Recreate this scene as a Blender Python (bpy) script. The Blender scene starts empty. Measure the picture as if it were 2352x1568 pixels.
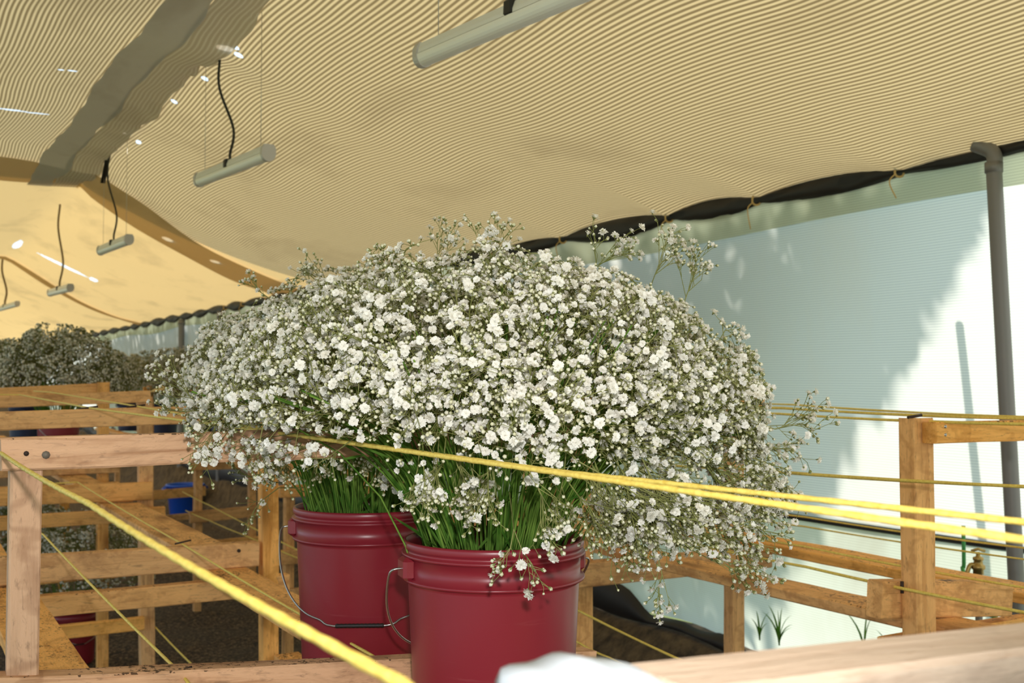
import bpy, math, random
import numpy as np
from mathutils import Vector, Matrix

random.seed(7)
rng = np.random.default_rng(11)
S = bpy.context.scene
COL = S.collection

# ------------------------------------------------------------------ camera
W, H, FPX = 2352, 1568, 2588.0
CAMZ = 1.9
YAW = math.radians(29.25)
PITCH = math.atan(83 / FPX)
FWD = Vector((math.sin(YAW) * math.cos(PITCH), math.cos(YAW) * math.cos(PITCH), math.sin(PITCH)))
RIGHT = Vector((math.cos(YAW), -math.sin(YAW), 0))
UP = RIGHT.cross(FWD)
CAM = Vector((0, 0, CAMZ))
cd = bpy.data.cameras.new('camera')
cam = bpy.data.objects.new('camera', cd)
COL.objects.link(cam)
cd.sensor_width = 36
cd.lens = FPX / W * 36
cd.clip_start = 0.02
cd.clip_end = 300
cd.dof.use_dof = True
cd.dof.focus_distance = 1.75
cd.dof.aperture_fstop = 10.0
cam.matrix_world = Matrix.Translation(CAM) @ Matrix((RIGHT, UP, -FWD)).transposed().to_4x4()
S.camera = cam

# ------------------------------------------------------------------ light
wd = bpy.data.worlds.new('sky')
S.world = wd
wd.use_nodes = True
bg = wd.node_tree.nodes['Background']
bg.inputs[0].default_value = (0.68, 0.85, 1.0, 1)
bg.inputs[1].default_value = 1.25
sl = bpy.data.lights.new('sun', 'SUN')
sl.energy = 5.0
sl.color = (1.0, 0.90, 0.76)
sl.angle = math.radians(2.0)
sun = bpy.data.objects.new('sun', sl)
COL.objects.link(sun)
SUNDIR = Vector((-0.72, -0.25, -0.65)).normalized()      # the way the light travels
sun.rotation_euler = SUNDIR.to_track_quat('-Z', 'Y').to_euler()
fl = bpy.data.lights.new('camera_flash', 'SPOT')          # the photographer's on-camera flash
fl.energy = 74
fl.color = (1.0, 0.97, 0.95)
fl.spot_size = math.radians(75)
fl.spot_blend = 0.6
fl.shadow_soft_size = 0.025
flash = bpy.data.objects.new('camera_flash', fl)
COL.objects.link(flash)
flash.location = CAM + UP * 0.15 + RIGHT * 0.03 - FWD * 0.03
flash.rotation_euler = FWD.to_track_quat('-Z', 'Y').to_euler()

vs = S.view_settings
vs.view_transform = 'Standard'
vs.look = 'None'
vs.gamma = 1.0
vs.use_curve_mapping = False
vs.exposure = 0.30

# ------------------------------------------------------------------ pixel -> place helpers
def ray(px, py):
    return (FWD + RIGHT * ((px - W / 2) / FPX) - UP * ((py - H / 2) / FPX)).normalized()
def onX(px, py, X):
    d = ray(px, py); return CAM + d * (X / d.x)
def onY(px, py, Y):
    d = ray(px, py); return CAM + d * (Y / d.y)
def onD(px, py, D):
    d = ray(px, py); return CAM + d * (D / d.dot(FWD))

# ------------------------------------------------------------------ materials
MATS = {}
class N:
    def __init__(s, name):
        s.m = bpy.data.materials.new(name); s.m.use_nodes = True
        s.t = s.m.node_tree; s.t.nodes.clear()
        s.out = s.t.nodes.new('ShaderNodeOutputMaterial')
        MATS[name] = s.m
    def n(s, typ, **kw):
        o = s.t.nodes.new('ShaderNode' + typ)
        for k, v in kw.items():
            if k.startswith('i_'):
                key = k[2:]
                o.inputs[int(key) if key.isdigit() else key.replace('_', ' ')].default_value = v
            else: setattr(o, k, v)
        return o
    def l(s, a, b): s.t.links.new(a, b)
    def math(s, op, a, b=None, c=None):
        o = s.n('Math', operation=op)
        for i, v in enumerate((a, b, c)):
            if v is None: continue
            if isinstance(v, (int, float)): o.inputs[i].default_value = v
            else: s.l(v, o.inputs[i])
        return o.outputs[0]
    def mix(s, fac, a, b, blend='MIX'):
        o = s.n('Mix', data_type='RGBA', blend_type=blend)
        for i, v in ((0, fac), (6, a), (7, b)):
            if isinstance(v, (int, float)): o.inputs[i].default_value = v
            elif isinstance(v, tuple): o.inputs[i].default_value = (*v, 1)
            else: s.l(v, o.inputs[i])
        return o.outputs[2]
    def ramp(s, fac, stops):
        o = s.n('ValToRGB')
        while len(o.color_ramp.elements) < len(stops): o.color_ramp.elements.new(0.5)
        for e, (p, c) in zip(o.color_ramp.elements, stops):
            e.position = p; e.color = (*c, 1) if len(c) == 3 else c
        s.l(fac, o.inputs[0]); return o.outputs[0]
    def noise(s, vec, scale, detail=3, rough=0.5, dist=0.0):
        o = s.n('TexNoise'); o.inputs['Scale'].default_value = scale
        o.inputs['Detail'].default_value = detail; o.inputs['Roughness'].default_value = rough
        o.inputs['Distortion'].default_value = dist
        if vec is not None: s.l(vec, o.inputs['Vector'])
        return o.outputs[0]
    def mapping(s, vec, scale=(1, 1, 1), loc=(0, 0, 0)):
        o = s.n('Mapping'); o.inputs['Scale'].default_value = scale; o.inputs['Location'].default_value = loc
        s.l(vec, o.inputs[0]); return o.outputs[0]
    def bsdf(s, color, rough=0.6, **kw):
        b = s.n('BsdfPrincipled')
        if isinstance(color, tuple): b.inputs['Base Color'].default_value = (*color, 1)
        else: s.l(color, b.inputs['Base Color'])
        b.inputs['Roughness'].default_value = rough
        for k, v in kw.items(): b.inputs[k.replace('_', ' ')].default_value = v
        s.l(b.outputs[0], s.out.inputs[0]); return b
    def bump(s, h, b, strength=0.3, dist=0.01):
        o = s.n('Bump'); o.inputs['Strength'].default_value = strength; o.inputs['Distance'].default_value = dist
        s.l(h, o.inputs['Height']); s.l(o.outputs[0], b.inputs['Normal'])

def simple(name, color, rough=0.6, **kw):
    n = N(name); n.bsdf(color, rough, **kw); return n.m

def make_wood(name, pale, dark, dirt, crumbs=0.85):
    n = N(name)
    tc = n.n('TexCoord').outputs['Object']
    inf = n.n('ObjectInfo').outputs['Random']
    off = n.n('CombineXYZ'); n.l(n.math('MULTIPLY', inf, 37.0), off.inputs[0]); n.l(n.math('MULTIPLY', inf, 91.0), off.inputs[1])
    add = n.n('VectorMath', operation='ADD'); n.l(tc, add.inputs[0]); n.l(off.outputs[0], add.inputs[1])
    v = add.outputs[0]
    g1 = n.noise(n.mapping(v, (1.6, 22, 22)), 2.0, 5, 0.6, 1.2)
    g2 = n.noise(n.mapping(v, (14, 60, 60)), 2.2, 4, 0.65, 0.6)
    blot = n.noise(n.mapping(v, (3, 7, 7)), 1.3, 3, 0.5, 0.4)
    c = n.ramp(g1, [(0.25, dark), (0.48, pale), (0.75, tuple(min(1, x * 1.12) for x in pale))])
    c = n.mix(n.math('MULTIPLY', blot, 0.45), c, tuple(x * y for x, y in zip(pale, (0.92, 0.78, 0.66))))
    c = n.mix(n.ramp(g2, [(0.56, (0, 0, 0)), (0.72, (0.55, 0.55, 0.55))]), c, dirt)
    wv = n.n('TexWave', wave_type='RINGS'); n.l(n.mapping(v, (1, 0.25, 1), (0.4, 0.0, 0.7)), wv.inputs['Vector'])
    wv.inputs['Scale'].default_value = 9; wv.inputs['Distortion'].default_value = 7; wv.inputs['Detail'].default_value = 3; wv.inputs['Detail Scale'].default_value = 1.6
    c = n.mix(n.ramp(wv.outputs['Fac'], [(0.0, (0.42, 0.42, 0.42)), (0.22, (0, 0, 0))]), c, dark)
    sm0 = n.noise(n.mapping(v, (5, 9, 9)), 1.0, 4, 0.7, 1.0)
    c = n.mix(n.ramp(sm0, [(0.53, (0, 0, 0)), (0.70, (0.6, 0.6, 0.6))]), c, tuple(x * 0.75 for x in dark))
    # knots
    vo = n.n('TexVoronoi'); n.l(n.mapping(v, (2.1, 7, 7)), vo.inputs['Vector']); vo.inputs['Scale'].default_value = 1.0
    kd = n.ramp(vo.outputs['Distance'], [(0.06, (0.9, 0.9, 0.9)), (0.2, (0.4, 0.4, 0.4)), (0.36, (0, 0, 0))])
    c = n.mix(kd, c, tuple(x * 0.55 for x in dark))
    # soil crumbs on the upward sides
    geo = n.n('NewGeometry'); sx = n.n('SeparateXYZ'); n.l(geo.outputs['Normal'], sx.inputs[0])
    upf = n.math('MULTIPLY', n.math('GREATER_THAN', sx.outputs[2], 0.7), 1.0)
    sp = n.noise(tc, 95, 2, 0.7); sp2 = n.noise(tc, 6, 2, 0.6)
    sm = n.math('GREATER_THAN', n.math('ADD', sp, n.math('MULTIPLY', sp2, 0.55)), 0.915)
    c = n.mix(n.math('MULTIPLY', upf, n.math('MULTIPLY', sm, crumbs)), c, (0.035, 0.02, 0.012))
    # hue drift from board to board
    hs = n.n('HueSaturation'); n.l(c, hs.inputs['Color'])
    n.l(n.math('ADD', 0.86, n.math('MULTIPLY', inf, 0.24)), hs.inputs['Value'])
    n.l(n.math('ADD', 0.92, n.math('MULTIPLY', inf, 0.18)), hs.inputs['Saturation'])
    b = n.bsdf(hs.outputs[0], 0.72)
    b.inputs['Specular IOR Level'].default_value = 0.25
    n.bump(n.math('ADD', g1, n.math('MULTIPLY', g2, 0.8)), b, 0.45, 0.004)
    return n.m

WOOD = make_wood('sawn_timber', (0.88, 0.49, 0.185), (0.50, 0.22, 0.065), (0.16, 0.085, 0.04))
WOODF = make_wood('front_timber', (0.66, 0.42, 0.27), (0.34, 0.175, 0.095), (0.16, 0.095, 0.06))
PALEW = make_wood('pale_board', (0.52, 0.42, 0.335), (0.40, 0.30, 0.23), (0.4, 0.28, 0.2), 0.0)

def make_fabric(name, light, dark, period, width, transl, stripes=True, axis=0, tint=None, warp=0.02, stain=(0.28, 0.2, 0.1), stainamt=0.5, thin_dark=True):
    """woven shade cloth; UV in metres: u across the stripes, v along them"""
    n = N(name)
    uv = n.n('UVMap').outputs[0]
    su = n.n('SeparateXYZ'); n.l(uv, su.inputs[0])
    low = n.noise(n.mapping(uv, (0.9, 0.55, 1)), 1.0, 2, 0.5)
    u = n.math('ADD', su.outputs[axis], n.math('MULTIPLY', low, warp * 2))
    blotch = n.noise(n.mapping(uv, (1.2, 0.5, 1)), 1.1, 4, 0.6, 0.3)
    if stripes:
        fr = n.math('FRACT', n.math('DIVIDE', u, period))
        tri = n.math('ABSOLUTE', n.math('SUBTRACT', fr, 0.5))           # 0 .. 0.5
        k = n.math('MULTIPLY', n.math('ADD', n.math('SUBTRACT', tri, width), 0.06), 1 / 0.12)
        k.node.use_clamp = True
        c = n.mix(k, light, dark)
    else:
        fine = n.noise(n.mapping(uv, (160, 6, 1)), 1.0, 2, 0.5)
        c = n.mix(n.math('MULTIPLY', fine, 0.35), light, dark)
    c = n.mix(n.ramp(blotch, [(0.52, (0, 0, 0)), (0.78, (stainamt,) * 3)]), c, stain)
    d = n.n('BsdfDiffuse'); n.l(c, d.inputs[0])
    t = n.n('BsdfTranslucent'); n.l(c, t.inputs[0])
    m = n.n('MixShader'); m.inputs[0].default_value = transl
    n.l(d.outputs[0], m.inputs[1]); n.l(t.outputs[0], m.inputs[2]); n.l(m.outputs[0], n.out.inputs[0])
    return n.m

ROOF1 = make_fabric('striped_shade_cloth', (0.76, 0.60, 0.325), (0.29, 0.21, 0.10), 0.026, 0.25, 0.30, warp=0.035)
ROOF2 = make_fabric('ochre_shade_cloth', (0.84, 0.60, 0.27), (0.72, 0.48, 0.19), 0.026, 0.23, 0.36, stripes=False)
RIDGE = make_fabric('grey_ridge_net', (0.88, 0.83, 0.73), (0.70, 0.63, 0.51), 0.030, 0.2, 0.25, warp=0.03)
RIDGE2 = make_fabric('dark_ridge_net', (0.72, 0.69, 0.65), (0.64, 0.61, 0.56), 0.03, 0.2, 0.2, stripes=False)
SEAM = make_fabric('seam_net', (0.66, 0.52, 0.32), (0.56, 0.43, 0.26), 0.03, 0.2, 0.42, stripes=False)
WALLF = make_fabric('white_wall_cloth', (0.86, 0.90, 0.90), (0.66, 0.71, 0.73), 0.0125, 0.30, 0.60, axis=1, warp=0.004, stain=(0.82, 0.78, 0.70), stainamt=0.6)
HEMF = make_fabric('green_hem_cloth', (0.70, 0.75, 0.60), (0.57, 0.62, 0.48), 0.0125, 0.28, 0.5, axis=1, warp=0.004, stainamt=0.2)
SKIRTF = make_fabric('skirt_cloth', (0.76, 0.83, 0.76), (0.66, 0.73, 0.66), 0.0125, 0.28, 0.55, axis=1, warp=0.004, stain=(0.45, 0.42, 0.33), stainamt=0.6)
BLACK = simple('black_plastic', (0.012, 0.010, 0.009), 0.55)
METAL = simple('dull_galvanised_steel', (0.20, 0.19, 0.18), 0.5, Metallic=0.3)
WIRE = simple('galvanised_wire', (0.48, 0.48, 0.47), 0.32, Metallic=0.95)
BRASS = simple('brass', (0.42, 0.29, 0.10), 0.38, Metallic=0.8)
HOSE = simple('green_hose', (0.05, 0.30, 0.07), 0.45)
RUST = simple('rusty_nail', (0.055, 0.035, 0.028), 0.7, Metallic=0.5)
GREYBOLT = simple('bolt_head', (0.16, 0.13, 0.10), 0.6)
BLUE = simple('blue_plastic', (0.01, 0.10, 0.62), 0.35)
NAVY = simple('navy_plastic', (0.012, 0.022, 0.07), 0.4)
CLEAR = simple('lamp_cover', (0.96, 0.93, 0.88), 0.35)
LAMPW = simple('lamp_housing', (0.82, 0.80, 0.78), 0.4)
CAPW = simple('lamp_end_cap', (0.55, 0.52, 0.50), 0.35)
CABLE = simple('black_cable', (0.012, 0.014, 0.012), 0.6)
TANC = simple('tan_cable', (0.16, 0.11, 0.05), 0.6)
STRAW = simple('straw_twine', (0.66, 0.45, 0.17), 0.8)

n = N('yellow_twine')
tc = n.n('TexCoord').outputs['Generated']
nz = n.noise(n.mapping(n.n('TexCoord').outputs['Object'], (1, 1, 1)), 160, 3, 0.6)
b = n.bsdf(n.ramp(nz, [(0.3, (0.66, 0.46, 0.07)), (0.6, (0.82, 0.63, 0.14))]), 0.6)
n.bump(nz, b, 0.3, 0.002)
YEL = n.m

n = N('maroon_plastic')
ob = n.n('TexCoord').outputs['Object']
sc1 = n.noise(n.mapping(ob, (3, 3, 60)), 1.6, 4, 0.65, 0.5)
sc2 = n.noise(ob, 5, 3, 0.5)
c = n.mix(n.ramp(sc1, [(0.62, (0, 0, 0)), (0.8, (0.28, 0.28, 0.28))]), (0.25, 0.018, 0.028), (0.42, 0.12, 0.12))
c = n.mix(n.math('MULTIPLY', sc2, 0.25), c, (0.13, 0.006, 0.02))
b = n.bsdf(c, 0.33); n.l(n.math('ADD', 0.26, n.math('MULTIPLY', sc2, 0.16)), b.inputs['Roughness'])
MAROON = n.m

n = N('dark_mulch')
ob = n.n('TexCoord').outputs['Object']
f1 = n.noise(ob, 46, 6, 0.75); f2 = n.noise(ob, 1.2, 3, 0.5)
c = n.ramp(f1, [(0.42, (0.008, 0.005, 0.003)), (0.50, (0.07, 0.04, 0.02)), (0.62, (0.42, 0.26, 0.13))])
c = n.mix(n.ramp(f2, [(0.4, (0, 0, 0)), (0.75, (0.75, 0.75, 0.75))]), c, (0.11, 0.085, 0.055))
b = n.bsdf(c, 0.95); n.bump(f1, b, 0.9, 0.03)
MULCH = n.m
n = N('earth_bank')
ob = n.n('TexCoord').outputs['Object']
f1 = n.noise(ob, 9, 6, 0.7)
b = n.bsdf(n.ramp(f1, [(0.35, (0.035, 0.022, 0.012)), (0.7, (0.17, 0.115, 0.06))]), 0.95); n.bump(f1, b, 0.8, 0.04)
EARTH = n.m
n = N('grass_outside')
ob = n.n('TexCoord').outputs['Object']
f1 = n.noise(ob, 1.5, 4, 0.6)
n.bsdf(n.ramp(f1, [(0.3, (0.10, 0.16, 0.035)), (0.7, (0.24, 0.30, 0.09))]), 0.9)
GRASS = n.m

def leafy(name, c1, c2, transl=0.3, scale=40.0):
    n = N(name)
    ob = n.n('TexCoord').outputs['Object']
    col = n.ramp(n.noise(ob, scale, 2, 0.5), [(0.35, c1), (0.65, c2)])
    d = n.n('BsdfDiffuse'); t = n.n('BsdfTranslucent'); n.l(col, d.inputs[0]); n.l(col, t.inputs[0])
    m = n.n('MixShader'); m.inputs[0].default_value = transl
    n.l(d.outputs[0], m.inputs[1]); n.l(t.outputs[0], m.inputs[2]); n.l(m.outputs[0], n.out.inputs[0])
    return n.m
PETAL = leafy('white_petals', (0.95, 0.92, 0.83), (0.97, 0.955, 0.91), 0.38, 30)
CALYX = leafy('green_calyx', (0.20, 0.22, 0.07), (0.30, 0.31, 0.12), 0.2, 60)
BUD = leafy('cream_bud', (0.80, 0.77, 0.50), (0.92, 0.90, 0.74), 0.3, 60)
TWIG = leafy('olive_twig', (0.22, 0.24, 0.07), (0.34, 0.34, 0.13), 0.15, 20)
STEM = leafy('green_stem', (0.09, 0.20, 0.03), (0.21, 0.34, 0.06), 0.15, 14)
LEAF = leafy('green_leaf', (0.06, 0.16, 0.02), (0.15, 0.29, 0.05), 0.3, 20)
FARPETAL = leafy('shaded_far_petals', (0.74, 0.71, 0.58), (0.88, 0.86, 0.76), 0.3, 30)  # duller copy of the white petals, with the far shade put into the colour
HEDGEM = leafy('shade_hedge_leaves', (0.04, 0.09, 0.015), (0.10, 0.17, 0.04), 0.2, 3)

# ------------------------------------------------------------------ object helpers
def tag(o, label=None, cat=None, group=None, kind=None):
    for k, v in (('label', label), ('category', cat), ('group', group), ('kind', kind)):
        if v: o[k] = v
    return o
def empty(name, loc, label=None, cat=None, group=None):
    o = bpy.data.objects.new(name, None); COL.objects.link(o)
    o.empty_display_size = 0.05; o.location = loc
    return tag(o, label, cat, group)
def origin(o):
    """world matrix of an object from its own chain (no depsgraph needed)"""
    m = Matrix.LocRotScale(o.location, o.rotation_euler.to_quaternion(), o.scale)
    return (origin(o.parent) @ o.matrix_parent_inverse @ m) if o.parent else m
def adopt(o, parent):
    if parent is not None:
        o.parent = parent
        o.matrix_parent_inverse = origin(parent).inverted()
    return o
def obj(name, me, parent=None, loc=(0, 0, 0), mat=None):
    if mat is not None:
        if isinstance(mat, (list, tuple)):
            for m in mat: me.materials.append(m)
        else: me.materials.append(mat)
    o = bpy.data.objects.new(name, me); COL.objects.link(o); o.location = loc
    return adopt(o, parent)
def mesh_py(name, v, f, smooth=False):
    me = bpy.data.meshes.new(name); me.from_pydata([tuple(p) for p in v], [], f)
    if smooth: me.polygons.foreach_set('use_smooth', [True] * len(me.polygons))
    me.update(); return me
def mesh_np(name, v, tri, mi=None, smooth=None):
    """triangles from numpy arrays"""
    me = bpy.data.meshes.new(name)
    v = np.ascontiguousarray(v, dtype=np.float32); tri = np.ascontiguousarray(tri, dtype=np.int32)
    me.vertices.add(len(v)); me.vertices.foreach_set('co', v.ravel())
    me.loops.add(len(tri) * 3); me.loops.foreach_set('vertex_index', tri.ravel())
    me.polygons.add(len(tri)); me.polygons.foreach_set('loop_start', np.arange(0, len(tri) * 3, 3, dtype=np.int32))
    if mi is not None: me.polygons.foreach_set('material_index', np.ascontiguousarray(mi, dtype=np.int32))
    if smooth is not None: me.polygons.foreach_set('use_smooth', np.full(len(tri), bool(smooth)))
    me.update(calc_edges=True); return me
def catmull(pts, n):
    P = [Vector(p) for p in pts]
    P = [P[0] * 2 - P[1]] + P + [P[-1] * 2 - P[-2]]
    out = []
    for i in range(1, len(P) - 2):
        for k in range(n):
            t = k / n; a, b, c, d = P[i - 1:i + 3]
            out.append(0.5 * ((2 * b) + (c - a) * t + (2 * a - 5 * b + 4 * c - d) * t * t + (3 * b - a - 3 * c + d) * t ** 3))
    out.append(P[-2]); return out
def tube_mesh(name, pts, r, sides=8, lobes=0, pitch=0.05, radii=None, flat=1.0):
    pts = [Vector(p) for p in pts]; v, f = [], []
    up = Vector((0, 0, 1)); dist = 0
    for i, p in enumerate(pts):
        t = (pts[min(i + 1, len(pts) - 1)] - pts[max(i - 1, 0)]).normalized()
        a = t.cross(up)
        if a.length < 1e-3: a = Vector((1, 0, 0))
        a.normalize(); b = a.cross(t); up = b
        if i: dist += (p - pts[i - 1]).length
        rr = radii[i] if radii else r
        for k in range(sides):
            an = 2 * math.pi * k / sides
            q = rr
            if lobes: q = rr * (0.80 + 0.20 * abs(math.cos(lobes / 2 * (an - 2 * math.pi * dist / pitch))))
            v.append(p + a * (math.cos(an) * q) + b * (math.sin(an) * q * flat))
    for i in range(len(pts) - 1):
        for k in range(sides):
            k2 = (k + 1) % sides
            f.append((i * sides + k, i * sides + k2, (i + 1) * sides + k2, (i + 1) * sides + k))
    f.append(tuple(range(sides - 1, -1, -1))); f.append(tuple((len(pts) - 1) * sides + k for k in range(sides)))
    return mesh_py(name, v, f, True)
def tube(name, pts, r, mat, parent=None, **kw):
    base = Vector(pts[0])
    me = tube_mesh(name, [Vector(p) - base for p in pts], r, **kw)
    return obj(name, me, parent, base, mat)
def box_mesh(name, sx, sy, sz, bev=0.003):
    """chamfered box centred on its origin"""
    v, f = [], []
    for z, s in ((-sz / 2, 1), (-sz / 2 + bev, 0), (sz / 2 - bev, 0), (sz / 2, 1)):
        x, y = sx / 2 - (bev if s else 0), sy / 2 - (bev if s else 0)
        c = bev * 0.9
        v += [(-x + c, -y, z), (x - c, -y, z), (x, -y + c, z), (x, y - c, z), (x - c, y, z), (-x + c, y, z), (-x, y - c, z), (-x, -y + c, z)]
    for i in range(3):
        for k in range(8):
            f.append((i * 8 + k, i * 8 + (k + 1) % 8, i * 8 + 8 + (k + 1) % 8, i * 8 + 8 + k))
    f.append(tuple(range(7, -1, -1))); f.append(tuple(range(24, 32)))
    return mesh_py(name, v, f)
def lathe(name, prof, seg=64, smooth=True):
    v, f = [], []
    for r, z in prof:
        for k in range(seg):
            a = 2 * math.pi * k / seg; v.append((r * math.cos(a), r * math.sin(a), z))
    for i in range(len(prof) - 1):
        for k in range(seg):
            k2 = (k + 1) % seg
            f.append((i * seg + k, i * seg + k2, (i + 1) * seg + k2, (i + 1) * seg + k))
    return mesh_py(name, v, f, smooth)

def timber(name, p0, p1, w, h, parent, mat=WOOD, rough=1.0, up=Vector((0, 0, 1))):
    """sawn timber from p0 to p1 (centre line), width w sideways, height h along `up`; local X runs with the grain"""
    p0, p1 = Vector(p0), Vector(p1)
    x = (p1 - p0); L = x.length; x.normalize()
    y = up.cross(x).normalized(); z = x.cross(y)
    n = max(2, int(L / 0.14))
    v, f = [], []
    c = 0.0035
    ph = [random.uniform(0, 6.28) for _ in range(8)]
    for i in range(n + 1):
        s = i / n
        wy = w / 2 * (1 + 0.012 * rough * math.sin(s * L * 4 + ph[0])); hz = h / 2 * (1 + 0.018 * rough * math.sin(s * L * 5 + ph[1]))
        oy = 0.0018 * rough * math.sin(s * L * 3 + ph[2]); oz = 0.0018 * rough * math.sin(s * L * 2.6 + ph[3])
        j = lambda: random.uniform(-1, 1) * 0.0011 * rough
        xx = s * L
        if i == 0: xx += 0
        for (a, b) in ((-wy + c, -hz), (wy - c, -hz), (wy, -hz + c), (wy, hz - c), (wy - c, hz), (-wy + c, hz), (-wy, hz - c), (-wy, -hz + c)):
            v.append((xx + random.uniform(-1, 1) * 0.002 * (i in (0, n)), a + oy + j(), b + oz + j()))
    for i in range(n):
        for k in range(8):
            f.append((i * 8 + k, i * 8 + (k + 1) % 8, i * 8 + 8 + (k + 1) % 8, i * 8 + 8 + k))
    f.append(tuple(range(7, -1, -1))); f.append(tuple(n * 8 + k for k in range(8)))
    me = mesh_py(name, v, f)
    o = obj(name, me, None, (0, 0, 0), mat)
    m = Matrix((x, y, z)).transposed().to_4x4(); m.translation = p0
    loc, rot, _ = m.decompose(); o.location = loc; o.rotation_euler = rot.to_euler()
    return adopt(o, parent)
def cross(name, Y, l, r, depth, parent, x0=None, x1=None, mat=WOOD):
    """a timber across the rack: l / r = (pixel x, top y, bottom y) on its near face in the plane Y"""
    a, a2, b, b2 = onY(l[0], l[1], Y), onY(l[0], l[2], Y), onY(r[0], r[1], Y), onY(r[0], r[2], Y)
    h = ((a - a2).length + (b - b2).length) / 2
    p, q = (a + a2) / 2, (b + b2) / 2
    d = (q - p) / (q.x - p.x)
    if x0 is not None: p = p + d * (x0 - p.x)
    if x1 is not None: q = q + d * (x1 - q.x)
    off = Vector((0, depth / 2, 0))
    return timber(name, p + off, q + off, depth, h, parent, mat)
def post(x0, x1, y0, y1, ztop, parent, lean=(0, 0), mat=WOOD, zbot=0.0):
    cx, cy = (x0 + x1) / 2, (y0 + y1) / 2
    return timber('post', (cx + lean[0], cy + lean[1], zbot), (cx, cy, ztop), abs(x1 - x0), abs(y1 - y0), parent, mat, up=Vector((0, 1, 0)))
def nail(p, axis, r, parent, mat=RUST, length=0.012):
    v = Vector(axis).normalized()
    return tube('nail', [Vector(p), Vector(p) + v * length], r, mat, parent, sides=8)

# ================================================================== THE SHED
XW, ZEAVE = 4.20, CAMZ + 0.975
XR, ZR = 1.70, CAMZ + 1.93
YMIN, YMAX = -4.0, 52.0
XL = -2.4
ties = [-4.0, -3.0, -1.9, -0.9, 0.2, 1.3, 2.5, 3.70, 4.69, 5.47, 6.69]
while ties[-1] < YMAX: ties.append(ties[-1] + random.uniform(0.85, 1.3))
amps = [random.uniform(0.6, 1.1) for _ in ties]
amps[5] = amps[6] = 0.2
def scallop(Y):
    for i in range(len(ties) - 1):
        if ties[i] <= Y <= ties[i + 1]:
            return amps[i] * math.sin(math.pi * (Y - ties[i]) / (ties[i + 1] - ties[i])) ** 0.8
    return 0.5
EXTRA = {}
def roof_z(X, Y):
    wob = 0.018 * math.sin(Y * 1.9 + X * 0.8) + 0.012 * math.sin(Y * 3.3 - X * 1.7) + 0.02 * math.sin(Y * 0.7 + X)
    if X >= XR:
        s = (X - XR) / (XW - XR)
        z = ZR + (ZEAVE - ZR) * s - 0.10 * math.sin(math.pi * s) + wob * max(0.0, 1 - s) ** 0.3 * 1.2
        z += 0.05 * scallop(Y) * max(0, (s - 0.72) / 0.28) ** 1.6
        # folds that run up from each tie
        for ty in ties[5:14]:
            d = abs(Y - ty)
            if d < 0.35: z -= 0.03 * (1 - d / 0.35) ** 2 * max(0, (s - 0.55) / 0.45) ** 2 * (1 if s < 0.99 else 0)
    else:
        s = (XR - X) / (XR - XL)
        z = ZR + 0.03 - 0.03 * math.cos(s * 3) + wob * min(1, s * 4)
        if X < 0.0: z -= (0.0 - X) * 0.36
    # pinched down where the lamps hang from the ridge line
    for ly in (3.0, 6.5, 11.0):
        d2 = (X - XR) ** 2 + (Y - ly) ** 2
        z -= 0.06 * math.exp(-d2 / 0.10)
    return z
def roof_panel(name, x0, x1, nx, ys, mat, parent, drop=0.0, edge=None):
    xs = [x0 + (x1 - x0) * i / nx for i in range(nx + 1)]
    v, f, uvs = [], [], []
    for Y in ys:
        acc = 0; prev = None
        for X in xs:
            xx = X
            if edge and X == xs[0]: xx += edge * (math.sin(Y * 7.1) * 0.5 + math.sin(Y * 2.3) + math.sin(Y * 17) * 0.25)
            if edge and X == xs[-1]: xx += edge * (math.sin(Y * 5.3 + 1) + math.sin(Y * 2.9 + 2) + math.sin(Y * 13) * 0.3)
            z = roof_z(xx, Y) - drop
            if prev: acc += math.hypot(xx - prev[0], z - prev[1])
            prev = (xx, z); v.append((xx, Y, z)); uvs.append((x0 + acc, Y))
    w = nx + 1
    for j in range(len(ys) - 1):
        for i in range(nx): f.append((j * w + i, j * w + i + 1, (j + 1) * w + i + 1, (j + 1) * w + i))
    me = mesh_py(name, v, f, True)
    ul = me.uv_layers.new(name='UVMap')
    for lp in me.loops: ul.data[lp.index].uv = uvs[lp.vertex_index]
    return obj(name, me, parent, (0, 0, 0), mat)
def frange(a, b, step):
    n = max(1, int(round((b - a) / step))); return [a + (b - a) * i / n for i in range(n + 1)]

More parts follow.
